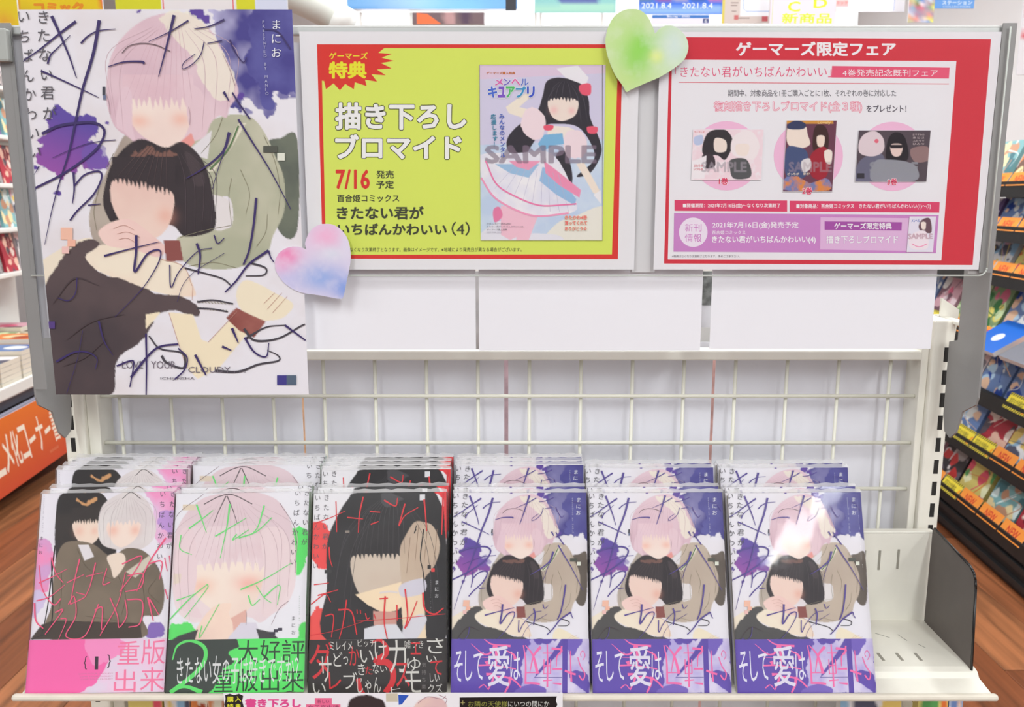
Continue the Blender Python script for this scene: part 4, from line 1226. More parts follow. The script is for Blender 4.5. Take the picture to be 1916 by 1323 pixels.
def d_date(p):
    p.bg((64, 110, 214)); p.fill([(1195, 12), (1350, 10), (1350, 27), (1195, 27)], (140, 176, 240), smooth=False)
    p.text('2021.8.4', 1200, 5, 1256, 16, (232, 240, 250)); p.text('2021.8.4', 1276, 5, 1333, 16, (232, 240, 250))
    for k in range(5):
        p.fill([(1195 + k * 32, -60), (1222 + k * 32, -60), (1222 + k * 32, 0), (1195 + k * 32, 0)], ((110, 130, 90), (180, 60, 60), (200, 180, 160), (70, 80, 110), (230, 120, 140))[k], smooth=False)


def d_disc(p):
    p.bg((226, 222, 240)); p.rect(1220, 28, 1326, 34, (70, 120, 190)); p.text('Blu-ray・DVD', 1248, 29, 1290, 33.5, (240, 240, 250), 0.02); p.rect(1315, 35, 1326, 43, (60, 70, 120)); p.text('6', 1318, 36, 1323, 42, (240, 240, 250))


def d_beige(p):
    p.bg((206, 192, 186)); p.rect(1350, -80, 1355, 44, (214, 196, 96))
    for y, a, b in ((4, 1366, 1380), (9, 1366, 1378), (20, 1368, 1377), (33, 1380, 1402)):
        p.rect(a, y, b, y + 1.6, (130, 110, 106))
    p.rect(1373, 28, 1381, 37, (196, 110, 110)); p.rect(1425, 30, 1436, 40, (190, 90, 96))
    p.rect(1384, -80, 1438, 30, (238, 236, 240)); p.stroke([(1390, -80), (1390, 16), (1396, 21), (1438, 21)], 1.2, (120, 160, 216), smooth=False)


def d_cd(p):
    p.bg((246, 222, 240)); p.stroke([(1444, -80), (1444, 45)], 1.5, (196, 216, 150), smooth=False)
    p.text('C', 1472, 2, 1496, 22, (226, 232, 60), 0.03); p.text('D', 1520, -4, 1546, 15, (226, 232, 60), 0.03)
    p.text('新商品', 1462, 24, 1556, 44, (220, 232, 70), 0.03)


def d_white2(p):
    p.bg((240, 238, 244)); p.stroke([(1674, -60), (1672, 20)], 1.0, (150, 170, 220), smooth=False); p.rect(1556, 0, 1586, 12, (250, 190, 190)); p.text('コミック', 1557, 2, 1585, 8, (236, 110, 100), .02)
    p.rect(1562, -80, 1564, 22, (190, 214, 170))


def d_strip(p):
    p.bg((170, 150, 170))
    rr = random.Random(8)
    for k in range(70):
        x, y = rr.uniform(1696, 1746), rr.uniform(-60, 42)
        p.fill([(x + rr.uniform(2, 7) * math.cos(a), y + rr.uniform(3, 8) * math.sin(a)) for a in np.linspace(0, 5.5, 6)],
               ((90, 150, 220), (240, 190, 160), (240, 240, 120), (70, 60, 80), (230, 110, 130), (240, 240, 244), (120, 190, 110))[k % 7])


def d_banner(p):
    p.bg((110, 160, 224)); p.text('ステーション', 1762, 1, 1818, 9, (230, 240, 250), .02); p.text('COLLECTION', 1764, 11, 1815, 14, (230, 240, 250))


def d_yel1(p):
    p.bg((250, 220, 40)); p.stroke([(-20, 50), (-20, -60)], 3, (236, 70, 60), smooth=False); p.soft(10, 38, 16, (246, 150, 60), .7)


def d_yel2(p):
    p.bg((248, 96, 60)); p.fill([(46, -60), (180, -60), (190, 10), (196, 40), (40, 40), (42, 14)], (252, 214, 36))
    p.text('コミック', 68, 4, 160, 24, (250, 158, 40), 0.05, out=(240, 90, 50), ow=0.03)


def d_yel3(p):
    p.bg((214, 214, 44)); p.rect(305, -80, 445, 60, (232, 228, 230)); p.rect(308, -80, 310, 60, (226, 60, 60)); p.rect(438, -80, 440, 60, (226, 60, 60)); p.rect(480, -80, 540, 60, (214, 220, 240))


far('video_screen', 650, 17, 968, -90, YB, d_screen, 'bright blue screen over the far counter, above the clear board', 'screen', th=0.03)
far('teal_poster', 1000, 24, 1152, -90, YB, d_teal, 'teal landscape poster over the far counter, beside the blue screen', 'poster')
far('release_date_poster', 1195, 27, 1352, -90, YB, d_date, 'blue poster dated 2021.8.4 twice, over the far counter', 'poster')
far('disc_notice', 1218, 45, 1328, 28, YB - 0.03, d_disc, 'small pale notice with a blue header below the dated blue poster', 'notice')
far('beige_notice', 1350, 44, 1440, -90, YB, d_beige, 'beige notice with a yellow edge and a white sheet on it', 'notice')
far('new_disc_notice', 1440, 45, 1562, -90, YB - 0.05, d_cd, 'pink notice with yellow handwriting CD, over the far counter', 'notice')
far('white_notice', 1562, 22, 1692, -90, YB, d_white2, 'white notice with a thin blue edge right of the pink CD notice', 'notice')
far('picture_strip', 1698, 42, 1746, -90, YB - 0.1, d_strip, 'narrow colourful strip of pictures hanging against the grey wall', 'poster')
far('blue_banner', 1748, 16, 1822, -90, YB, d_banner, 'light blue banner with white lettering against the grey wall', 'banner')
far('yellow_card', -30, 52, 36, -60, 1.5, d_yel1, 'glossy yellow card with a red edge behind the poster corner', 'card', hang=True)
far('comic_corner_sign', 34, 60, 196, -60, 1.6, d_yel2, 'yellow sign with a red border and orange lettering behind the manga poster', 'sign', hang=True)
far('yellow_header', 220, 60, 540, -90, 2.0, d_yel3, 'lime yellow header board with a red-lined white sheet behind the manga poster', 'sign', hang=True)
far('red_white_poster', 1902, 140, 1990, -60, 2.0, lambda p: (p.bg((244, 240, 244)), p.fill([(1904, 60), (1990, 50), (1990, 74), (1904, 72)], (232, 60, 80), smooth=False), p.fill([(1905, -10), (1930, 10), (1916, 40)], (210, 80, 90)), p.fill([(1906, 0), (1925, -20), (1940, 30)], (80, 150, 110))),
    'white poster with red bands at the end of the black rack', 'poster')

# lit canopy: two tube lamps, a shelf with packs and a white pipe
counter = empty('far_counter', (0, YB, 0), (0, 0, 0), 'white shop counter rack with a lit canopy behind the display', 'rack')
x0, zt = bp(560, 46, YB); x1, _ = bp(1700, 46, YB)
MB().box(float(x0), float(x1), 0.05, 0.4, float(zt) - 0.03, float(zt) - 0.012, 0.003).build('canopy_shelf', M_WHITE, counter)
MB().box(float(x0), float(x1), 0.4, 0.42, 0.0, float(zt) + 0.4).build('back_panel', mat('bright white panel', (244, 244, 244), 0.6), counter)
for z in (0.1, 0.4, 0.7, 1.0, 1.25):
    MB().box(float(x0), float(x1), 0.12, 0.4, z - 0.02, z, 0.003).build('shelf_board', M_WHITE, counter)
for a, b in ((676, 765), (908, 1000), (1015, 1125)):
    xa, z = bp(a, 34, YB); xb, _ = bp(b, 34, YB)
    o = empty('tube_lamp', (float(xa), YB + 0.03, float(z)), label={676: 'lit white tube lamp under the blue screen', 908: 'lit white tube lamp between the orange pack and the teal poster', 1015: 'lit white tube lamp under the teal poster'}[a], cat='lamp')
    MB().cyl((0, 0, 0), (float(xb - xa), 0, 0), 0.015, 14).build('tube', M_GLOW, o)
    MB().box(-0.008, 0.0, -0.015, 0.015, -0.02, 0.02).build('end_cap', M_WHITE, o)
    MB().box(float(xb - xa), float(xb - xa) + 0.008, -0.015, 0.015, -0.02, 0.02).build('end_cap', M_WHITE, o)


def d_pack(p):
    p.bg((120, 100, 104)); p.poly([(780, 24), (800, 26), (826, 45), (780, 45)], (244, 120, 76)); p.fill([(830, 24), (850, 24), (850, 45), (835, 45)], (190, 150, 150)); p.fill([(860, 24), (880, 24), (875, 45), (866, 45)], (90, 70, 90))


far('orange_pack', 772, 45, 906, 23, YB - 0.06, d_pack, 'dark pack with an orange corner standing under the blue screen', 'package', th=0.05)
pp = empty('white_pipe', (0, 0, 0), label='white angled ceiling pipe behind the manga poster and the clear board', cat='pipe')
xa, za = bp(545, -6, 2.3); xb, zb = bp(640, 40, 2.3)
kk = (CZ + 1.6 - float(zb)) / (float(za) - float(zb))
xa, za = float(xb) + (float(xa) - float(xb)) * kk, CZ + 1.6      # runs on up to the ceiling
MB().cyl((float(xa), 2.3, float(za)), (float(xb), 2.3, float(zb)), 0.034, 20).build('pipe', mat('white enamel pipe', (228, 230, 222), 0.4), pp, smooth=True)
MB().cyl((float(xb) - .015, 2.3, float(zb) + .006), (float(xb) + .02, 2.3, float(zb) - .014), 0.042, 20).build('collar', M_WHITE, pp, smooth=True)

# ------------------------------------------------------------------ the display gondola
XL, XR = -0.464, 0.450
YP = 0.857


def zz(py, Y, px=958):
    return float(bp(px, py, Y)[1])


def xx(px, py, Y):
    return float(bp(px, py, Y)[0])


gon = empty('gondola_rack', (0, 0, 0), (0, 0, 0), 'cream steel gondola with slotted posts and a wire back, standing behind the comics', 'rack')
ztop = zz(600, YP)
for side in (-1, 1):
    xo = XL if side < 0 else XR
    xi = xo + 0.022 if side < 0 else xo - 0.022
    a, b = min(xo, xi), max(xo, xi)
    post = MB().box(a, b, YP, YP + 0.05, 0.0, ztop, 0.002).build('post', M_CREAM, gon)
    xs = xo + 0.0085 if side < 0 else xo - 0.0075
    mb = MB()
    for k in range(44):
        zc = ztop - 0.035 - k * 0.0238
        if zc < 0.1: break
        sl = MB().box(xs - 0.0024, xs + 0.0024, YP - 0.0003, YP + 0.0005, zc - 0.0075, zc + 0.0075).build('slot', M_SLOT, post) if k == 0 else None
        if sl:
            smesh = sl.data; z0s = zc
        else:
            link('slot', smesh, post, (0, 0, zc - z0s))
    # inner channel between post and wire frame
    c0, c1 = (xi, xi + 0.0125) if side < 0 else (xi - 0.0075, xi)
    MB().box(min(c0, c1), max(c0, c1), YP + 0.006, YP + 0.05, 0.0, ztop - 0.02, 0.001).build('inner_channel', M_CREAM, gon)
MB().box(XR - 0.004, XR + 0.008, YP - 0.01, YP + 0.05, ztop - 0.004, ztop + 0.0, 0.001).build('post_cap', M_CREAM, gon)
MB().prism([(XR - 0.002, zz(645, .865)), (XR + 0.0145, zz(655, .865)), (XR + 0.0175, zz(585, .865)), (XR - 0.002, zz(562, .865))], 'y', YP + 0.03, YP + 0.033).build('corner_plate', M_CREAM, gon)
YG = 0.872
zb0, zb1 = zz(672, YG), zz(654, YG)
MB().box(XL + 0.03, XR - 0.022, YG - 0.008, YG + 0.014, zb0, zb1, 0.0015).build('top_bar', M_CREAM, gon)
gx0, gx1 = xx(163, 741, YG), xx(1727, 741, YG)
for x in (gx0 + 0.003, gx1 - 0.004):
    MB().box(x - 0.003, x + 0.003, YG - 0.001, YG + 0.008, 0.1, zb0, 0.001).build('frame_upright', M_CREAM, gon)
wx = 0.0182
wire_me = None
xsw = [wx + k * 0.05385 for k in range(-8, 8)]
for x in xsw:
    if x < gx0 + 0.02 or x > gx1 - 0.012: continue
    if wire_me is None:
        o = MB().cyl((0, YG + 0.004, 0.1), (0, YG + 0.004, zb0 + 0.002), 0.0019, 8).build('wire', M_CREAM2, gon, smooth=True)
        wire_me = o.data
        o.location.x = x
    else:
        link('wire', wire_me, gon, (x, 0, 0))
zw = [zz(741, YG), zz(828, YG), zz(914, YG)]
for k in range(7): zw.append(zw[2] - 0.0525 * (k + 1))
hw = MB().cyl((gx0, YG - 0.0005, 0), (gx1, YG - 0.0005, 0), 0.0021, 8).build('wire', M_CREAM2, gon, smooth=True)
hw.location.z = zw[0]
for z in zw[1:]:
    link('wire', hw.data, gon, (0, 0, z))

# white sheets behind the wires, with slits between them
YS = 0.893
edges = [(196, 567), (570.5, 943.5), (951, 1329), (1334.5, 1712)]
for i, (a, b) in enumerate(edges):
    xa, xb = xx(a, 800, YS), xx(b, 800, YS)
    o = MB().box(xa, xb, YS + i * 0.0004, YS + i * 0.0004 + 0.0006, 0.2, zz(640, YS)).build('backing_sheet', M_BACKSHEET)
    tag(o, ('white backing sheet behind the wire grid, at the end above the pink comics', 'white backing sheet behind the wire grid, above the green and red comics',
            'white backing sheet behind the wire grid, above the first two violet comics', 'white backing sheet behind the wire grid, at the end above the empty shelf')[i], 'sheet', 'white sheets behind the wire grid')
# strips of stock seen through the slits
bk = empty('reverse_rack', (0, 0, 0), (0, 0, 0), 'narrow stock seen through the slits of the white backing sheets', 'rack')
for a, b, c in ((176, 196, (214, 110, 70)), (560, 577, (236, 190, 150)), (938, 956, (196, 168, 172)), (1325, 1340, (206, 164, 154)), (1708, 1722, (204, 182, 168))):
    MB().box(xx(a, 800, 0.93), xx(b, 800, 0.93), 0.93, 0.94, 0.3, zz(655, 0.93)).build('stock_strip', mat('stock strip %d' % a, c, 0.6, noise=0.25, scale=60), bk)

# ------------------------------------------------------------------ shelf tray with its rear lip and price rail
ZF = CZ - 0.441
TL, TR = -0.452, 0.4400
YR = 0.843
tray = empty('shelf_tray', (0, 0, ZF), (0, 0, 0), 'cream steel shelf tray with a raised rear lip, holding the comics', 'shelf')


def tbox(name, m, *a, bev=0.0):
    return MB().box(*a, bev).build(name, m, tray)


tbox('tray_floor', M_CREAM, TL, TR, 0.752, YR, -0.003, 0.0)
MB().prism([(0.752, 0.0), (0.745, -0.0015), (0.741, -0.006), (0.715, -0.009), (0.715, -0.012), (0.755, -0.012)], 'x', TL, TR + 0.002).build('front_step', M_CREAM, tray)
MB().box(TL, TR, YR, YR + 0.002, -0.003, 0.0985, 0.0008).box(TL, TR, YR, YR + 0.009, 0.0965, 0.0995, 0.001).build('rear_lip', M_CREAM, tray)
MB().box(TL - 0.004, 0.4433, 0.7085, 0.7155, -0.0102, -0.0046, 0.0022).build('price_rail', mat('beige price rail', (222, 215, 200), 0.5, noise=0.05, scale=50), tray)
for px, py0, py1 in ((1617, 1030, 1066), (1645, 1030, 1066), (1680, 1028, 1064)):
    x = xx(px, 1048, YR)
    o = MB().box(x - 0.0011, x + 0.0011, YR - 0.0006, YR - 0.0001, zz(py1, YR) - ZF, zz(py0, YR) - ZF).build('lip_slot', mat('shaded slot', (150, 146, 134), 0.8), tray)  # thin plate, the shade of the opening is in its colour
for px in (1641, 1676, 1711):
    # slots run front to back on the floor
    for sgn, ya, yb in ((0, 0.762, 0.776),):
        x = xx(px + 7, 1228, 0.769)
        MB().box(x - 0.0014, x + 0.0014, ya, yb, 0.0, 0.0003).build('floor_slot', mat('shaded slot', (150, 146, 134), 0.8), tray)  # plate on the floor, toned like the shade in a slot
for a, b in (((0.40, 0.800), (0.396, 0.812)), ((0.412, 0.786), (0.408, 0.793)), ((0.385, 0.806), (0.374, 0.815))):
    MB().cyl((a[0], a[1], 0.0001), (b[0], b[1], 0.0001), 0.0002, 6).build('scratch', mat('grey scratch', (120, 116, 106), 0.8), tray)
MB().box(TL, TR, 0.75, 0.85, -0.022, -0.004, 0.002).build('underside_brace', M_CREAM, tray)
for x in (TL + 0.001, TR - 0.003):
    MB().prism([(0.72, -0.010), (0.856, -0.004), (0.856, -0.07), (0.83, -0.07), (0.74, -0.022)], 'x', x, x + 0.002).build('side_bracket', M_CREAM, tray)

dv = empty('shelf_divider', (0.4365, 0.75, ZF), (0, 0, 0), 'dark brown steel divider plate standing at the empty end of the shelf', 'divider')
dv_pts = [(0.0, 0.001), (0.089, 0.001), (0.0895, 0.085)]
pts = [(-0.003, -0.006), (0.0905, 0.0005), (0.0905, 0.1035), (0.0885, 0.1045), (0.018, 0.0955), (0.010, 0.092), (0.006, 0.086), (0.004, 0.078)]
MB().prism(pts, 'x', 0.0, 0.0016).build('plate', M_DIV, dv)
e = MB()
for (a, b) in zip(pts[3:] + [], pts[4:] + [pts[0]]):
    e.cyl((0.001, a[0], a[1]), (0.001, b[0], b[1]), 0.0013, 8)
e.build('rolled_edge', M_DIVE, dv, smooth=True)

# ------------------------------------------------------------------ sign holder: side plates, aluminium rail, clear board
YBD = 0.79
sh = empty('sign_holder', (0, 0, 0), (0, 0, 0), 'clear acrylic board with an aluminium top rail on two grey side plates', 'sign holder')
ZT, ZBm = zz(49, YBD), zz(515, YBD)
for side, xc in ((-1, -0.4515), (1, 0.4425)):
    zt = zz(52, YBD) + 0.004
    za = zz(690, YBD)
    pr = [(0.79, zt), (0.79, za - 0.028), (0.793, za - 0.036), (0.815, za - 0.048), (0.824, za - 0.072), (0.834, za - 0.080), (0.845, za - 0.076), (0.850, za - 0.060), (0.852, zz(640, 0.85)), (0.836, zz(632, 0.85)), (0.836, zt - 0.012), (0.83, zt)]
    MB().prism(pr, 'x', xc - 0.001, xc + 0.001).build('side_plate', M_PLATE, sh)
    MB().box(min(xc, xc + side * -0.012), max(xc, xc + side * -0.012), 0.789, 0.7905, ZBm + 0.002 if side > 0 else za - 0.02, zt, 0.0004).build('plate_flange', M_PLATE, sh)
    if side < 0:
        MB().box(xc - 0.008, xc + 0.012, 0.781, 0.789, zz(118, YBD), zz(56, YBD), 0.002).build('rail_clip', mat('grey plastic clip', (176, 180, 176), 0.35), sh)
MB().box(-0.446, 0.4385, YBD + 0.0022, YBD + 0.012, ZT - 0.0065, ZT, 0.0008).build('top_rail', M_ALU, sh)
MB().box(-0.446, 0.4385, YBD + 0.0022, YBD + 0.010, ZT - 0.0005, ZT + 0.0012, 0.0004).build('rail_lip', mat('white rail edge', (240, 242, 240), 0.25), sh)
bx0, bx1 = -0.442, xx(1845, 515, 0.7865)
r = 0.007
cor = [(bx0, ZT - 0.001), (bx0, ZBm), (bx1 - r, ZBm)] + [(bx1 - r + r * math.sin(a), ZBm + r - r * math.cos(a)) for a in np.linspace(0.3, 1.57, 5)] + [(bx1, ZT - 0.001)]
MB().prism(cor, 'y', 0.7855, 0.7872).build('acrylic_board', M_ACRYL, sh)
M_EDGE = mat('polished acrylic edge', (214, 220, 214), 0.15)
ed = MB()
for (a, b) in zip(cor[1:-1], cor[2:]):
    ed.cyl((a[0], 0.7863, a[1]), (b[0], 0.7863, b[1]), 0.0008, 6)
ed.build('board_edge', M_EDGE, sh, smooth=True)
MB().box(xx(1187, 300, .797), xx(1232, 300, .797), 0.7975, 0.7980, ZBm + 0.002, ZT - 0.006).build('milky_strip', mat('milky plastic', (226, 224, 226), 0.5), sh)
MB().box(0.4225, 0.4365, 0.7925, 0.7935, ZBm + 0.001, ZT - 0.006).build('milky_strip', mat('grey milky plastic', (176, 172, 172), 0.45), sh)

# blank A4 sheets hanging behind the clear board
YH = 0.800
for i, (a, b, zb) in enumerate(((560, 890, 654), (896, 1313, 656), (1330.5, 1748, 653))):
    xa, xb = xx(a, 580, YH), xx(b, 580, YH)
    o = MB().box(xa, xb, YH + 0.0003 * i, YH + 0.0003 * i + 0.0003, zz(zb, YH), ZT - 0.012).build('blank_sheet', M_PAPER)
    tag(o, ('blank white sheet hanging below the yellow sign, next to the manga poster', 'blank white sheet hanging between the yellow sign and the red sign', 'blank white sheet hanging below the red sign')[i], 'sheet', 'blank sheets hanging behind the clear board')
o = MB().box(xx(72, 632, YH), xx(420, 632, YH), YH, YH + 0.0003, zz(632, YH), ZT - 0.004).build('blank_sheet', M_PAPER)
tag(o, 'blank white sheet mostly covered by the manga poster, a strip of its edge showing', 'sheet', 'blank sheets hanging behind the clear board')
# clear gap plate at 1320
o = MB().box(xx(1312, 540, .83), xx(1332, 540, .83), 0.83, 0.834, zz(571, .83), zz(508, .83)).build('hinge_bar', mat('dark steel hinge', (120, 122, 118), 0.25, metal=0.6, noise=0.5, scale=160), sh)
o = MB().box(xx(1312, 600, .83), xx(1332, 600, .83), 0.832, 0.834, zz(613, .83), zz(571, .83)).build('hinge_tape', mat('milky tape', (222, 222, 224), 0.5), sh)
o = MB().box(xx(888, 600, .83), xx(898, 600, .83), 0.832, 0.834, zz(654, .83), zz(508, .83)).build('hinge_tape', mat('grey hinge strip', (188, 184, 182), 0.4, noise=0.2, scale=30), sh)

# ------------------------------------------------------------------ the manga poster
YPO = 0.7832
X0, Z0 = xx(35, 18, YPO), zz(18, YPO)
PW, PH = xx(578, 738, YPO) - X0, Z0 - zz(738, YPO)
tf_poster = plane_tf(YPO, X0, Z0, 2.994)
p = Print(PW, PH, tf_poster, res=330)
art_ink_volume(p)


def curl_poster(V):
    u = V[:, 0] / PW
    V[:, 1] += -0.0012 * np.sin(u * 3.0) - 0.0015 * (np.clip(-V[:, 2] / PH - 0.9, 0, 1) * 6) ** 2 * 0.3
    return V


o = link('manga_poster', p.mesh('manga_poster', M_PRINT, th=0.0003, curl=curl_poster, clip=True), None, (X0, YPO - 0.0002, Z0))
tag(o, 'tall manga poster with a rose-haired and a black-haired figure and violet brush writing', 'poster')

# ------------------------------------------------------------------ yellow bonus sign
YY = 0.7895


def sheet_print(quad_px, res=260, k=1.0):
    """sheet with photo corners TL TR BR BL at distance YY; returns a Print taking photo coordinates"""
    (ax, ay), (bx, by), (cx_, cy_), (dx_, dy_) = quad_px
    xl = (xx(ax, ay, YY) + xx(dx_, dy_, YY)) / 2
    xr = (xx(bx, by, YY) + xx(cx_, cy_, YY)) / 2
    zt = (zz(ay, YY) + zz(by, YY)) / 2
    zb = (zz(cy_, YY) + zz(dy_, YY)) / 2
    return Print(xr - xl, zt - zb, plane_tf(YY, xl, zt), res=res, k=k), xl, zt


p, X0, Z0 = sheet_print([(563, 60), (1198, 58), (1186, 505), (576, 504)])
Tb = p.tf
p.bg((236, 234, 238))
RED, YEL, DK = (222, 62, 56), (220, 234, 106), (72, 74, 60)
p.poly([(593, 83), (1165, 83), (1156, 485), (604, 484)], RED)
p.poly([(601, 90), (1157, 90), (1145, 476), (610, 477)], YEL)
p.poly([(601, 90), (719, 90), (708, 99), (733, 101), (714, 108), (737, 114), (713, 118), (733, 128), (705, 130), (722, 141), (695, 139), (706, 153), (683, 149), (686, 161), (664, 154), (662, 167), (646, 157), (636, 169), (624, 156), (610, 167), (606, 152), (601, 150)], RED)
p.poly([(606, 150), (610, 167), (607, 190), (605, 190)], YEL)
p.text('ゲーマーズ', 616, 98, 688, 111, (236, 232, 60), 0.02)
p.text('特典', 615, 115, 686, 147, (236, 232, 60), 0.05)
for body, x0, y0, x1, y1 in (('描き下ろし', 627, 192, 873, 243), ('ブロマイド', 627, 251, 864, 298)):
    p.text(body, x0, y0, x1, y1, (244, 242, 246), 0.042, out=(60, 62, 40), ow=0.034)
p.text('7/16', 628, 317, 692, 354, (222, 60, 56), 0.03)
p.text('発売', 704, 319, 737, 334, DK, 0.02)
p.text('予定', 704, 338, 737, 353, DK, 0.02)
p.text('百合姫コミックス', 631, 364, 747, 378, DK, 0.02)
p.text('きたない君が', 630, 386, 793, 411, DK, 0.036)
p.text('いちばんかわいい', 632, 418, 836, 440, DK, 0.036)
p.text('（4）', 845, 415, 879, 441, DK, 0.015)
p.text('はなくなり次第終了となります。画像はイメージです。※地域により発売日が異なる場合がございます。', 648, 463, 976, 471, DK, 0.0)
o = link('bonus_sign', p.mesh('bonus_sign', M_PRINTM, th=0.0003), None, (X0, YY, Z0))
tag(o, 'white-edged yellow sign with a red frame and bold black and white Japanese lettering', 'sign')

# bonus picture printed on the yellow sign: a plain stand-in figure (part of the sign)
S3 = 3.482


def tf_pic(q, T=Tb):
    q = np.asarray(q, float).reshape(-1, 2)
    return T(np.c_[q[:, 0] / S3 + 880, q[:, 1] / S3 + 100])


c0 = tf_pic([(60, 75)])[0]; c1 = tf_pic([(860, 1218)])[0]
pc = Print(c1[0] - c0[0], c1[1] - c0[1], lambda q: (lambda t: np.c_[(t[:, 0] - c0[0]), t[:, 1] - c0[1]])(tf_pic(q)), res=560)
pc.bg((214, 208, 232))
pc.fill([(0, 600), (900, 560), (900, 1250), (0, 1250)], (212, 224, 240), smooth=False, c2=(196, 212, 236), nscale=60)
pc.fill([(60, 70), (900, 70), (880, 130), (60, 170)], (226, 204, 226), smooth=False)
pc.fill([(560, 1110), (680, 1060), (880, 1000), (900, 1230), (500, 1230)], (236, 232, 222))
pc.fill([(60, 1180), (200, 1090), (300, 1160), (560, 1180), (560, 1230), (60, 1230)], (232, 230, 240))
BKH = (60, 56, 64)
pc.fill([(500, 180), (600, 160), (720, 200), (770, 300), (780, 420), (840, 560), (850, 660), (780, 780), (690, 800), (800, 700), (790, 600), (700, 480), (560, 460), (480, 480), (400, 600), (340, 680), (250, 640), (240, 560), (300, 480), (430, 380), (470, 280)], BKH)
pc.fill([(560, 660), (620, 640), (660, 760), (660, 850), (620, 840), (560, 780)], BKH)
pc.fill([(515, 300), (690, 300), (690, 390), (640, 430), (580, 440), (525, 400)], (248, 226, 216))
fringe(pc, 505, 700, 230, 305, 9, 26, BKH, None, seed=7)
pc.soft(545, 370, 26, (244, 176, 180), 0.6); pc.soft(660, 375, 22, (244, 176, 180), 0.6)
pc.fill([(560, 100), (700, 80), (770, 160), (750, 210), (620, 160)], (240, 236, 242), smooth=False)
pc.fill([(232, 350), (300, 300), (380, 250), (400, 280), (320, 350), (400, 370), (340, 420), (250, 390)], (248, 232, 216), smooth=False)
pc.fill([(510, 470), (640, 480), (720, 520), (640, 560), (500, 540)], (248, 232, 222), smooth=False)
pc.fill([(360, 370), (430, 360), (490, 430), (470, 540), (400, 560), (330, 480)], (244, 222, 228), edge=0.0008, escale=400)
pc.fill([(620, 520), (720, 510), (760, 600), (720, 680), (620, 660)], (244, 222, 228), edge=0.0008, escale=400)
pc.fill([(480, 530), (600, 520), (610, 590), (540, 600), (470, 640), (440, 590)], (130, 184, 222), smooth=False)
pc.fill([(70, 660), (300, 650), (540, 660), (690, 960), (650, 1040), (450, 1060), (250, 1010), (110, 880), (65, 760)], (244, 240, 246), c2=(228, 226, 240), nscale=70)
pc.fill([(160, 720), (450, 720), (380, 810), (260, 780)], (160, 194, 226), smooth=False)
pc.fill([(470, 740), (560, 760), (690, 950), (680, 990), (560, 920), (450, 830)], (156, 192, 228), smooth=False)
pc.fill([(480, 700), (560, 760), (720, 890), (710, 940), (580, 860), (490, 780)], (240, 150, 184), smooth=False)
pc.fill([(250, 700), (460, 700), (380, 760), (300, 740)], (240, 160, 190), smooth=False)
pc.fill([(690, 720), (740, 710), (840, 890), (830, 920), (800, 910)], (248, 228, 214), smooth=False)
pc.fill([(800, 920), (850, 890), (850, 980)], (240, 236, 240), smooth=False)
pc.fill([(200, 990), (320, 1020), (310, 1190), (260, 1215), (200, 1180)], (246, 196, 212), smooth=False)
pc.fill([(320, 1030), (440, 1060), (380, 1216), (300, 1216)], (246, 196, 212), smooth=False)
pc.fill([(150, 1020), (190, 1000), (210, 1060), (160, 1100)], (232, 130, 170))
pc.fill([(710, 210), (780, 200), (780, 270), (720, 265)], (236, 96, 120)); pc.fill([(760, 480), (825, 480), (820, 520), (770, 520)], (236, 96, 120)); pc.fill([(480, 470), (540, 470), (530, 500), (485, 500)], (236, 96, 120))
pc.rtext('SAMPLE', 95, 598, 822, 718, (130, 112, 130), 0.045, 0.72)
for a_ in range(9):
    pc.stroke([(300 + a_ * 34, 720 + a_ * 8), (160 + a_ * 60, 880 + min(a_, 5) * 30)], 2, (196, 190, 214), smooth=False)
strands(pc, (620, 170), [(480, 470), (520, 300), (560, 290), (600, 300), (650, 295), (720, 460), (760, 440)], (96, 90, 100), 3, 0.3)
pc.stroke([(100, 700), (170, 850), (290, 930), (450, 990), (620, 985), (690, 980)], 10, (238, 130, 176)); pc.stroke([(70, 810), (160, 940), (320, 1030), (450, 1060), (640, 1040)], 12, (244, 160, 194)); pc.next()
pc.text('ゲーマーズ購入特典', 105, 120, 292, 138, (206, 120, 60), 0.03)
for ch, x0, x1, c in (('メ', 160, 215, (216, 90, 170)), ('ン', 218, 262, (110, 90, 200)), ('ヘ', 268, 325, (226, 100, 170)), ('ル', 328, 380, (90, 110, 200))):
    pc.text(ch, x0, 165, x1, 210, c, 0.03, out=(240, 240, 250), ow=0.05)
for ch, x0, x1, c in (('キ', 115, 175, (80, 110, 210)), ('ュ', 178, 228, (130, 90, 200)), ('ア', 232, 290, (90, 190, 110)), ('プ', 295, 362, (70, 150, 200)), ('リ', 368, 420, (70, 90, 200))):
    pc.text(ch, x0, 215, x1, 290, c, 0.05, out=(240, 240, 250), ow=0.05)
pc.vtext('みんなのメンタル', 205, 410, 36, 36, (88, 110, 190), 0.03, dx=1)
pc.vtext('応援します！', 150, 412, 36, 34, (70, 140, 170), 0.03, dx=3)
for i, b in enumerate(('きたかわ4巻', '買ってくれて', 'ありがとう☆')):
    pc.text(b, 615, 1055 + i * 36, 760, 1082 + i * 36, (232, 110, 110), 0.03, out=(248, 220, 190), ow=0.05)
for i, b in enumerate(('©まにお/一迅社2021', 'きたない君がいちばんかわいい(4)', 'ゲーマーズ購入特典')):
    pc.text(b, 108, 1102 + i * 20, (265, 345, 240)[i], 1114 + i * 20, (100, 98, 110), 0.0)
pc.text('NOT FOR SALE', 108, 1160, 205, 1170, (180, 176, 190), 0.0)
for q in ([(60, 75), (860, 75)], [(860, 75), (860, 1218)], [(60, 1218), (860, 1218)], [(60, 75), (60, 1218)]):
    pc.stroke(q, 3, (90, 90, 70), smooth=False)
link('bonus_picture', pc.mesh('bonus_picture', M_PRINTM, th=0.0001, clip=True), o, (c0[0], -0.0007, -c0[1]))

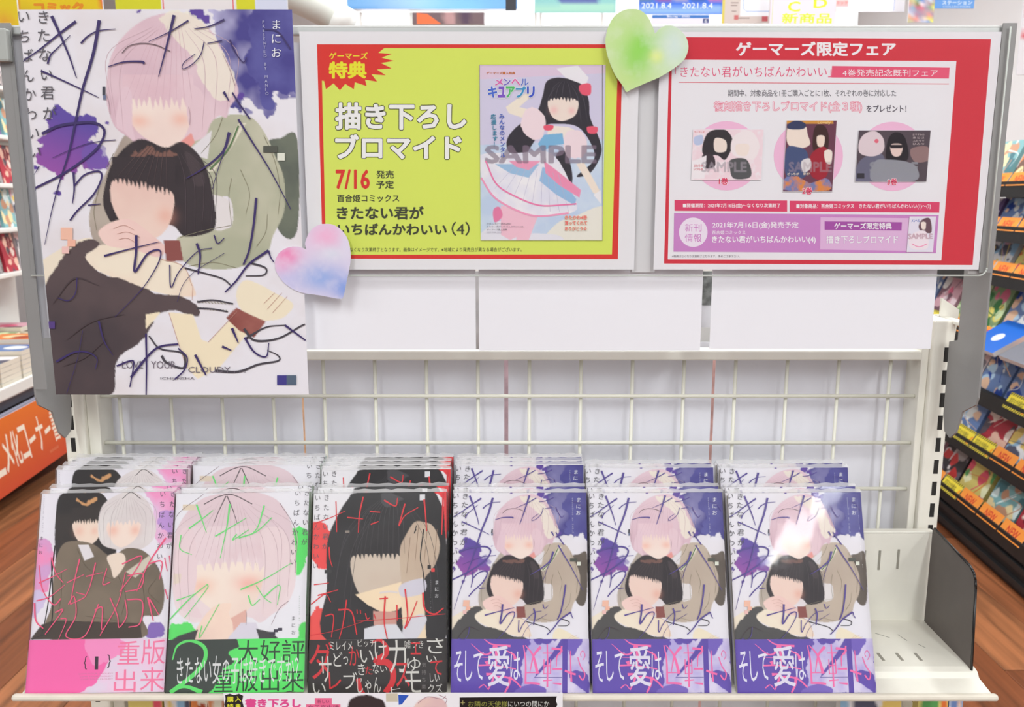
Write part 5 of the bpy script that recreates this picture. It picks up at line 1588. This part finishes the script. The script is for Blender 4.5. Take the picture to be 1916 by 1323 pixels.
# ------------------------------------------------------------------ red fair sign, in the coordinates of its enlargement
p, X0, Z0 = sheet_print([(1229, 59), (1869, 60), (1836, 506), (1229, 503)], res=200)
Tr = p.tf
S4 = 2.5447
p.tf = lambda q: Tr(np.asarray(q, float).reshape(-1, 2) / S4 + [1200, 0])
p.bg((238, 235, 240))
RD, PK, W = (214, 58, 72), (228, 88, 128), (244, 240, 244)
p.poly([(135, 176), (1665, 186), (1577, 1262), (108, 1255)], RD)
p.poly([(146, 284), (1500, 291), (1428, 1240), (126, 1235)], (238, 235, 240))
p.text('ゲーマーズ限定フェア', 450, 198, 1212, 268, W, 0.04)
p.text('「きたない君がいちばんかわいい」', 160, 315, 905, 368, PK, -0.015)
p.poly([(908, 314), (1468, 322), (1464, 374), (905, 369)], (234, 92, 124))
p.text('4巻発売記念既刊フェア', 958, 330, 1412, 364, W, 0.0)
p.poly([(178, 390), (1464, 398), (1464, 402), (178, 394)], (224, 130, 140))
p.text('期間中、対象商品を1冊ご購入ごとに1枚、それぞれの巻に対応した', 412, 428, 1213, 460, (92, 88, 96), 0.01)
p.text('復刻描き下ろしブロマイド(全３種)', 346, 482, 1050, 536, (252, 226, 234), 0.0, out=(228, 70, 112), ow=0.035, out2=(250, 206, 218), ow2=0.075)
p.text('をプレゼント！', 1072, 500, 1262, 534, (92, 84, 96), 0.02)
for x, y, rx in ((405, 742, 165), (795, 742, 165), (1195, 745, 165)):
    p.ellipse(x, y, rx, 165, (244, 190, 220), 40)
p.poly([(158, 952), (694, 955), (694, 1008), (158, 1004)], (222, 72, 110))
p.poly([(706, 956), (1420, 962), (1418, 1012), (706, 1008)], (222, 72, 110))
p.text('■開催期間：2021年7月16日(金)～なくなり次第終了', 198, 968, 662, 992, W, 0.02)
p.text('■対象商品：百合姫コミックス　きたない君がいちばんかわいい(1)～(3)', 738, 970, 1378, 996, W, 0.02)
p.poly([(156, 1014), (1416, 1024), (1402, 1206), (153, 1198)], (206, 138, 202))
p.ellipse(247, 1106, 68, 70, (240, 228, 242), 36)
p.text('新刊', 207, 1066, 286, 1102, (202, 104, 190), 0.0)
p.text('情報', 207, 1114, 286, 1152, (202, 104, 190), 0.0)
p.text('2021年7月16日(金)発売予定', 338, 1056, 748, 1090, W, 0.02)
p.text('百合姫コミックス', 336, 1098, 496, 1116, W, 0.01)
p.text('きたない君がいちばんかわいい(4)', 336, 1122, 830, 1162, W, 0.03)
p.poly([(853, 1034), (1398, 1040), (1385, 1196), (850, 1188)], (226, 184, 222))
p.poly([(872, 1054), (1240, 1058), (1238, 1098), (872, 1094)], (168, 84, 168))
p.text('ゲーマーズ限定特典', 918, 1060, 1192, 1092, W, 0.03)
p.text('描き下ろしブロマイド', 880, 1120, 1222, 1160, (248, 240, 248), 0.03, out=(186, 110, 190), ow=0.03)
p.text('※特典はなくなり次第終了となります。予めご了承下さい。', 146, 1214, 468, 1226, (130, 120, 130), -0.01)
p.text('1巻', 368, 846, 412, 880, (226, 62, 104), 0.04, out=W, ow=0.06); n1 = p.layer
p.text('2巻', 765, 892, 812, 926, (226, 62, 104), 0.04, out=W, ow=0.06)
p.text('3巻', 1170, 850, 1216, 882, (226, 62, 104), 0.04, out=W, ow=0.06)
o = link('fair_sign', p.mesh('fair_sign', M_PRINTM, th=0.0003), None, (X0, YY, Z0))
tag(o, 'white-edged sign with a broad red frame, pink circles and three small pictures', 'sign')


def small_picture(quad, draw, name='sample_picture'):
    a = p.tf([quad[0]])[0]; b = p.tf([quad[1]])[0]
    T = p.tf
    q = Print(b[0] - a[0], b[1] - a[1], lambda s_: T(s_) - a, res=600)
    draw(q)
    # the volume numbers print over the pictures
    link(name, q.mesh(name, M_PRINTM, th=0.00008, clip=True), o, (a[0], -0.0009, -a[1]))


def dp1(q):
    q.bg((248, 218, 226)); q.wash((252, 240, 244), 0.8, 300, 2)
    q.fill([(320, 630), (400, 620), (435, 680), (400, 760), (360, 740), (300, 740), (290, 700)], (60, 54, 58)); q.fill([(350, 660), (400, 670), (400, 720), (350, 720)], (250, 226, 216))
    q.fill([(450, 640), (520, 625), (560, 690), (530, 760), (440, 740), (425, 690)], (246, 232, 234)); q.fill([(450, 690), (510, 690), (500, 740), (455, 735)], (250, 228, 220))
    q.fill([(290, 740), (340, 740), (350, 790), (300, 800)], (70, 60, 66)); q.fill([(425, 760), (500, 760), (520, 840), (440, 850), (420, 800)], (90, 90, 92)); q.fill([(240, 770), (310, 740), (300, 850), (240, 850)], (244, 236, 240), smooth=False)
    q.fill([(250, 655), (290, 645), (290, 685), (255, 690)], (190, 200, 230)); q.rtext('SAMPLE', 285, 770, 500, 820, (160, 150, 160), 0.04, 0.6)
    q.text('ゲーマーズ', 250, 624, 300, 634, (210, 90, 90), 0.02); q.text('ふたりの', 248, 782, 292, 796, (210, 70, 90), 0.03); q.text('いつもの', 248, 800, 292, 812, (210, 70, 90), 0.03)
    q.text('1巻', 368, 846, 412, 880, (226, 62, 104), 0.04, out=W, ow=0.06)


def dp2(q):
    q.bg((112, 66, 84)); q.fill([(690, 574), (912, 574), (912, 590), (690, 590)], (214, 150, 70), smooth=False)
    q.fill([(700, 600), (740, 580), (780, 600), (790, 640), (800, 690), (740, 710), (700, 690), (690, 650)], (246, 226, 214)); q.fill([(700, 590), (740, 574), (780, 590), (770, 615), (700, 615)], (60, 66, 100))
    q.fill([(830, 600), (870, 600), (890, 650), (880, 720), (820, 720), (815, 650)], (70, 46, 44)); q.fill([(835, 650), (870, 650), (865, 695), (838, 695)], (248, 222, 206))
    q.fill([(690, 710), (740, 700), (790, 730), (780, 840), (690, 840)], (76, 88, 128)); q.fill([(820, 720), (870, 700), (900, 760), (870, 850), (810, 840), (800, 760)], (164, 44, 58)); q.fill([(870, 720), (905, 720), (900, 780), (875, 770)], (244, 230, 220))
    q.fill([(760, 770), (800, 755), (805, 800), (770, 820)], (226, 220, 222)); q.fill([(680, 850), (740, 840), (800, 870), (880, 850), (890, 905), (680, 905)], (224, 140, 76), edge=0.0006, escale=500, c2=(120, 130, 180), nscale=200)
    q.rtext('SAMPLE', 700, 770, 905, 820, (170, 150, 160), 0.04, 0.4); q.text('どっちが', 694, 822, 750, 834, (244, 226, 200), 0.03); q.text('好き？', 770, 822, 800, 834, (244, 226, 200), 0.03); q.text('Lovely', 838, 576, 900, 594, (244, 210, 140), 0.02)
    q.text('2巻', 765, 892, 812, 926, (226, 62, 104), 0.04, out=W, ow=0.06)


def dp3(q):
    q.bg((88, 76, 84)); q.fill([(1030, 780), (1080, 740), (1150, 740), (1160, 865), (1020, 865)], (110, 108, 130)); q.fill([(1060, 640), (1110, 625), (1150, 660), (1150, 720), (1100, 745), (1040, 730), (1035, 680)], (226, 208, 214)); q.ellipse(1118, 672, 10, 10, (228, 110, 130))
    q.fill([(1180, 650), (1215, 630), (1255, 660), (1265, 760), (1170, 760), (1165, 700)], (44, 38, 44)); q.fill([(1185, 690), (1240, 690), (1230, 740), (1195, 740)], (236, 208, 200)); q.fill([(1180, 690), (1245, 690), (1240, 706), (1185, 706)], (44, 38, 44), smooth=False)
    q.fill([(1110, 770), (1170, 760), (1260, 770), (1310, 800), (1300, 860), (1100, 862)], (150, 150, 160)); q.fill([(1280, 710), (1360, 700), (1370, 760), (1300, 770)], (150, 120, 120), edge=0.0004)
    for k in range(4): q.text(('おやすみの', 'あとは', 'ふたりで', 'ひみつ')[k], 1290, 636 + 15 * k, 1345, 646 + 15 * k, (214, 196, 196), 0.0)
    q.rtext('SAMPLE', 1085, 770, 1315, 822, (150, 150, 158), 0.05, 0.8); q.rect(1025, 825, 1060, 850, (60, 56, 64)); q.text('3巻', 1170, 850, 1216, 882, (226, 62, 104), 0.04, out=W, ow=0.06)


def dp4(q):
    q.bg((232, 226, 240)); q.fill([(1330, 1050), (1370, 1040), (1380, 1100), (1360, 1110), (1320, 1090)], (110, 80, 90)); q.fill([(1330, 1060), (1352, 1060), (1350, 1090), (1334, 1090)], (248, 226, 216)); q.fill([(1280, 1120), (1350, 1100), (1360, 1180), (1280, 1180)], (244, 230, 238)); q.text('メンヘル', 1284, 1044, 1324, 1058, (80, 110, 190), 0.03)
    q.rtext('SAMPLE', 1268, 1112, 1384, 1138, (180, 130, 150), .05, .7); q.stroke([(1285, 1160), (1320, 1175), (1360, 1160)], 4, (240, 140, 180))


def framed(quad, d):
    def dd(q):
        d(q)
        e = 2
        for sl in (np.s_[:e, :], np.s_[-e:, :], np.s_[:, :e], np.s_[:, -e:]):
            q.img[sl] = lin((240, 236, 240))
    small_picture(quad, dd)


framed([(245, 616), (570, 858)], dp1)
framed([(690, 573), (908, 913)], dp2)
framed([(1032, 620), (1356, 866)], dp3)
framed([(1275, 1031), (1386, 1200)], dp4)

# ------------------------------------------------------------------ paper hearts
YHT = 0.7815


def heart(outline, paint, name, label):
    P = np.array(outline, float)
    x0, y0, x1, y1 = P[:, 0].min(), P[:, 1].min(), P[:, 0].max(), P[:, 1].max()
    X0, Z0 = xx(x0, y0, YHT), zz(y0, YHT)
    X0 = min(xx(x0, y0, YHT), xx(x0, y1, YHT))
    Wd, Hd = max(xx(x1, y0, YHT), xx(x1, y1, YHT)) - X0, Z0 - zz(y1, YHT)
    tf = plane_tf(YHT, X0, Z0)
    q = Print(Wd, Hd, tf, res=700)
    paint(q)
    ol = catmull(tf(P), 5, True)
    me = q.mesh(name, M_PRINTM, outline=ol)
    ho = link(name, me, None, (X0, YHT, Z0))
    # card thickness
    bm_ = MB()
    bm_.prism([(a, -b) for a, b in ol], 'y', 0.0003, 0.0009)
    bk_ = bm_.build('card_back', M_PAPER, ho)
    tag(ho, label, 'paper heart')


def pg(q):
    q.bg((206, 230, 168)); q.soft(1200, 85, 36, (140, 218, 70), 0.85, 30); q.soft(1190, 110, 26, (140, 216, 80), 0.7, 40); q.soft(1160, 60, 30, (196, 230, 150), 0.6, 40)
    q.soft(1262, 85, 34, (214, 232, 226), 0.95, 48); q.soft(1228, 105, 12, (232, 244, 120), 0.8, 12); q.soft(1165, 150, 26, (200, 226, 140), 0.5, 20); q.soft(1215, 50, 10, (216, 232, 190), .6, 16); q.wash((230, 240, 220), 0.25, 120, 5)


def pp_(q):
    q.bg((224, 214, 236)); q.soft(538, 478, 24, (246, 130, 184), 0.9, 20); q.soft(530, 500, 20, (240, 170, 210), 0.6, 16); q.soft(612, 442, 34, (244, 180, 214), 0.85, 26); q.soft(648, 455, 14, (226, 220, 240), 0.8, 30)
    q.soft(620, 475, 24, (222, 224, 238), 0.9, 14); q.soft(600, 520, 44, (154, 178, 232), 0.95, 26); q.soft(645, 540, 24, (130, 160, 228), 0.9, 24); q.soft(540, 525, 26, (196, 196, 236), 0.7, 20); q.wash((236, 228, 244), 0.25, 140, 9)


heart([(1223, 55), (1226, 62), (1235, 53), (1251, 47), (1270, 54), (1284, 70), (1288, 90), (1281, 110), (1265, 125), (1237, 143), (1205, 157), (1180, 168), (1172, 172), (1165, 160), (1150, 138), (1137, 105), (1133, 75), (1139, 48), (1152, 28), (1173, 17), (1195, 18), (1212, 31)],
      pg, 'green_heart', 'green and pale mint watercolour paper heart at the top between the two signs')
heart([(573, 466), (571, 455), (578, 436), (590, 424), (606, 419), (624, 421), (641, 433), (652, 452), (656, 478), (654, 500), (648, 530), (641, 558), (632, 559), (600, 553), (562, 547), (536, 533), (519, 513), (514, 494), (519, 478), (532, 466), (552, 461), (566, 464)],
      pp_, 'pink_heart', 'pink and blue watercolour paper heart over the edge of the manga poster')

# ------------------------------------------------------------------ comic books in the tray
BW, BH, BT = 0.1274, 0.182, 0.0110
COVQ = {1: [(188, 235), (893, 235), (850, 1247), (123, 1247)], 2: [(112, 235), (787, 235), (770, 1250), (48, 1250)], 3: [(57, 228), (757, 235), (770, 1250), (30, 1250)]}
BANDQ = {1: [(137, 975), (858, 972), (850, 1247), (123, 1247)], 2: [(60, 980), (776, 978), (770, 1250), (48, 1250)], 3: [(80, 72), (1805, 65), (1815, 685), (78, 685)], 4: [(28, 122), (1800, 122), (1812, 803), (25, 803)]}
BANDH = 0.0475
ARTS = {1: art_pink_volume, 2: art_green_volume, 3: art_red_volume, 4: art_ink_volume}
BANDS = {1: band_pink, 2: band_green, 3: band_black, 4: band_violet}
SPINE = {1: (240, 196, 214), 2: (206, 230, 210), 3: (70, 64, 66), 4: (170, 160, 204)}
KB = 0.95


def make_book(kind):
    root = empty('comic_book', (0, 0, 0))
    if kind == 4:
        X0p, Z0p = xx(35, 18, YPO), zz(18, YPO)
        tf = lambda q: tf_poster(q) * [BW / PW, BH / PH]
    else:
        tf = homography(COVQ[kind], BW, BH)
    p = Print(BW, BH, tf, res=420, k=KB)
    p.dmax = BH - BANDH + 0.0006        # lettering further down is hidden by the band
    if kind == 4:
        art_ink_volume(p, ((196, 180, 164), (180, 162, 148)), ((84, 82, 82), (70, 68, 70)), ((118, 106, 96), (98, 88, 80)), 1.25)
    else:
        ARTS[kind](p)
    me = p.mesh('cover', M_COVER, th=0.0004, clip=True)
    link('cover', me, root, (-BW / 2, 0, BH))
    MB().box(-BW / 2, BW / 2, BT - 0.0005, BT, 0, BH).build('back_cover', mat('white back cover', (232, 230, 236), 0.35), root)
    MB().box(BW / 2 - 0.0005, BW / 2, 0.0005, BT - 0.0006, 0, BH).build('spine', mat('spine printing %d' % kind, SPINE[kind], 0.35), root)
    MB().box(-BW / 2 + 0.0015, BW / 2 - 0.0008, 0.0006, BT - 0.0007, 0.002, BH - 0.0025).build('page_block', M_PAGE, root)
    b = Print(BW + 0.0006, BANDH, homography(BANDQ[kind], BW + 0.0006, BANDH), res=560, k=KB)
    BANDS[kind](b)
    bo = link('paper_band', b.mesh('paper_band', M_COVER, th=0.0003, clip=True), root, (-BW / 2 - 0.0003, -0.0008, BANDH))
    # clear wrap: slightly larger sleeve with a loose crimped top
    bm_ = bmesh.new()
    rr = random.Random(kind)
    x0, x1, y0, y1 = -BW / 2 - 0.0006, BW / 2 + 0.0006, -0.0020, BT + 0.0002
    n = 24
    top = BH + 0.0035
    F0, F1, F2, B0, B1 = [], [], [], [], []
    for i in range(n + 1):
        x = x0 + (x1 - x0) * i / n
        wv = 0.0007 * math.sin(i * 1.7 + kind) + rr.uniform(-0.0003, 0.0003)
        F0.append(bm_.verts.new((x, y0, 0.0))); F1.append(bm_.verts.new((x, y0, BH + 0.0002)))
        F2.append(bm_.verts.new((x, 0.004 + wv * 2, top + wv)))
        B0.append(bm_.verts.new((x, y1, 0.0))); B1.append(bm_.verts.new((x, y1, BH + 0.0002)))
    for i in range(n):
        bm_.faces.new((F0[i], F0[i + 1], F1[i + 1], F1[i])); bm_.faces.new((B1[i], B1[i + 1], B0[i + 1], B0[i]))
    for i in (0, n):
        bm_.faces.new((F0[i], F1[i], B1[i], B0[i]))
    me = bpy.data.meshes.new('clear_wrap'); bm_.to_mesh(me); bm_.free(); me.materials.append(M_WRAP); me.shade_smooth()
    wo = link('clear_wrap', me, root)
    cm = bmesh.new()
    rr = random.Random(kind + 9)
    A_, B_, C_ = [], [], []
    for i in range(n + 1):
        x = x0 + (x1 - x0) * i / n
        wv = 0.0006 * math.sin(i * 1.9 + kind) + rr.uniform(-0.0004, 0.0004)
        A_.append(cm.verts.new((x, y0, BH + 0.0002))); B_.append(cm.verts.new((x, 0.003 + wv * 2, top + wv))); C_.append(cm.verts.new((x, y1, BH + 0.0002)))
    for i in range(n):
        cm.faces.new((A_[i], A_[i + 1], B_[i + 1], B_[i])); cm.faces.new((B_[i], B_[i + 1], C_[i + 1], C_[i]))
    me = bpy.data.meshes.new('wrap_crimp'); cm.to_mesh(me); cm.free(); me.materials.append(M_CRIMP)
    link('wrap_crimp', me, wo)
    return root


KIND_LOOK = {1: 'wrapped comic with a pink paper band', 2: 'wrapped comic with a green paper band', 3: 'wrapped comic with a black paper band', 4: 'wrapped comic with a violet band'}
COLS = [(1, 45, 310, 4), (2, 307, 571, 3), (3, 571, 841, 4), (4, 844, 1103, 3), (4, 1109, 1369, 2), (4, 1378, 1641, 2)]
PLACE = {1: 'the pink stack', 2: 'the green stack', 3: 'the black stack'}
VPL = ['the stack beside the black one', 'the middle violet stack', 'the end stack']
protos = {}
TB = 0.775          # camera distance along the axis of the lower book edge
for ci, (kind, xl, xr, nback) in enumerate(COLS):
    y_b, z_b = 0.7195, CZ - 0.4485
    xc = ((xl + xr) / 2 - 958) / F * (y_b * cp - (z_b - CZ) * sp)
    place = PLACE[kind] if kind < 4 else VPL[ci - 3]
    seq = [(y_b, z_b, 20.5), (y_b + 0.0142, z_b + 0.001, 20.5)]
    for k in range(nback):
        if nback == 2:
            seq.append((0.772 + 0.0145 * k, ZF + 0.0005, 15.5))
        else:
            seq.append(((0.8088 - 0.0136 * (nback - 1)) + 0.0136 * k, ZF + 0.0005, 13.0))
    total = len(seq)
    rr = random.Random(ci)
    for k, (yb, zb, th) in enumerate(seq):
        if kind not in protos:
            root = protos[kind] = make_book(kind)
        else:
            root = copy_tree(protos[kind])
        xo = xc + (0 if k < 1 else rr.uniform(-0.001, 0.001)) * 1.0
        if k >= 2: xo += (0.0012 if xc > 0 else 0.0) * (k - 1) * 0
        roll = {0: 0.016, 1: 0.016, 2: 0.014, 3: 0.0, 4: 0.004, 5: 0.006}[ci]
        root.location = (xo, yb, zb)
        root.rotation_euler = (-math.radians(th), -roll if k < 2 else -roll * 0.3, 0)
        pos = 'at the front of' if k == 0 else f'{ORD[k]} copy back in'
        tag(root, f'{KIND_LOOK[kind]}, {pos} {place}', 'comic book', f'wrapped comics in {place}')

# ------------------------------------------------------------------ cards clipped under the price rail
YC = 0.7015


def rail_card(x0, y0, x1, y1, draw, label):
    X0, Z0 = xx(x0, y0, YC), zz(y0, YC)
    Wd, Hd = xx(x1, y0, YC) - X0, Z0 - zz(y1, YC)
    q = Print(Wd, Hd, plane_tf(YC, X0, Z0), res=300)
    draw(q)
    o = link('rail_card', q.mesh('rail_card', M_PRINT, th=0.0004, clip=True), None, (X0, YC, Z0))
    tag(o, label, 'card', 'advert cards under the price rail')


def dc1(q):
    q.bg((240, 236, 242)); q.fill([(650, 1340), (655, 1310), (680, 1301), (700, 1305), (722, 1325), (722, 1430), (650, 1430)], (62, 50, 52))
    rr = random.Random(1)
    q.poly([(421, 1301), (430, 1298), (438, 1301), (447, 1298), (455, 1302), (453, 1312), (456, 1322), (454, 1340), (421, 1340), (423, 1328), (419, 1318), (422, 1308)], (44, 40, 40))
    q.text('購', 425, 1303, 437, 1314, (232, 230, 60), 0.02); q.text('入', 440, 1303, 451, 1313, (232, 230, 60), 0.02); q.text('特', 425, 1317, 437, 1329, (232, 230, 60), 0.02); q.text('典', 440, 1317, 451, 1329, (232, 230, 60), 0.02)
    q.text('書き下ろし', 459, 1307, 563, 1325, (226, 80, 146), 0.05, out=(246, 190, 216), ow=0.04)
    q.rect(589, 1306, 621, 1318, (236, 110, 150)); q.rect(573, 1318, 637, 1340, (236, 110, 150)); q.text('新しい', 594, 1309, 616, 1316, (110, 50, 80), 0.0); q.text('女子高生活', 576, 1319, 634, 1328, (110, 50, 80), 0.0)


def dc2(q):
    q.bg((240, 238, 242)); q.fill([(715, 1298), (745, 1298), (745, 1313), (715, 1313)], (206, 196, 176), smooth=False); q.poly([(745, 1300), (765, 1301), (752, 1318), (746, 1319)], (50, 90, 190))
    q.fill([(770, 1345), (778, 1318), (800, 1305), (826, 1308), (838, 1330), (836, 1400), (770, 1400)], (238, 208, 196), c2=(226, 190, 190), nscale=60); q.stroke([(782, 1316), (800, 1304), (826, 1308), (834, 1302)], 1.2, (170, 130, 140)); q.stroke([(820, 1300), (836, 1308), (832, 1318)], 1.2, (170, 130, 140)); q.next()
    q.poly([(860, 1305), (1042, 1303), (1040, 1311), (1043, 1318), (1040, 1326), (1043, 1400), (860, 1400)], (34, 28, 28))
    q.text('お隣の天使様', 876, 1312, 950, 1323, (150, 150, 70), 0.0); q.text('にいつの間にか', 951, 1312, 1028, 1323, (226, 226, 222), 0.0)
    q.stroke([(862, 1315), (870, 1315)], 0.8, (200, 190, 120)); q.stroke([(866, 1311), (866, 1319)], 0.8, (200, 190, 120)); q.next()


rail_card(418, 1297, 722, 1420, dc1, 'white advert card with a black burst and pink lettering under the price rail')
rail_card(722, 1296.5, 1053, 1420, dc2, 'white advert card with a black lettered panel under the price rail')

# ------------------------------------------------------------------ next shelf down: tray and the tops of its packs
lt = empty('lower_tray', (0, 0, CZ - 0.74), (0, 0, 0), 'cream steel shelf tray below the comics, holding packs', 'shelf')
MB().box(TL, TR, 0.70, 0.85, -0.003, 0.0).box(TL, TR, 0.85, 0.853, -0.003, 0.09).box(TL - 0.004, TR + 0.003, 0.69, 0.70, -0.012, 0.002).build('tray_body', M_CREAM, lt)
for i, (a, b, pn) in enumerate(((236, 300, 'yellow'), (304, 350, 'white'), (354, 415, 'orange'), (1576, 1690, 'white'), (1722, 1778, 'yellow'), (1780, 1806, 'blue'))):
    xa, xb = xx(a, 1320, 0.80), xx(b, 1320, 0.80)
    o = empty('picture_pack', (xa, 0.785, CZ - 0.74 + 0.001), (0, 0, 0), f'{pn} picture pack standing on the lower shelf, {["under the pink comics", "under the edge of the green comics", "beside the advert card", "below the last comics", "under the divider", "at the tray end"][i]}', 'package', 'packs on the shelf below')
    hh = CZ - 0.74 - zz(1312, 0.80)
    hh = zz(1312, 0.80) - (CZ - 0.74)
    link('pack_front', art_mesh('pack_front', xb - xa, hh, 0.012, 90 + i, *PAL[pn]), o, (0, 0.02, hh), (-0.08, 0, 0))
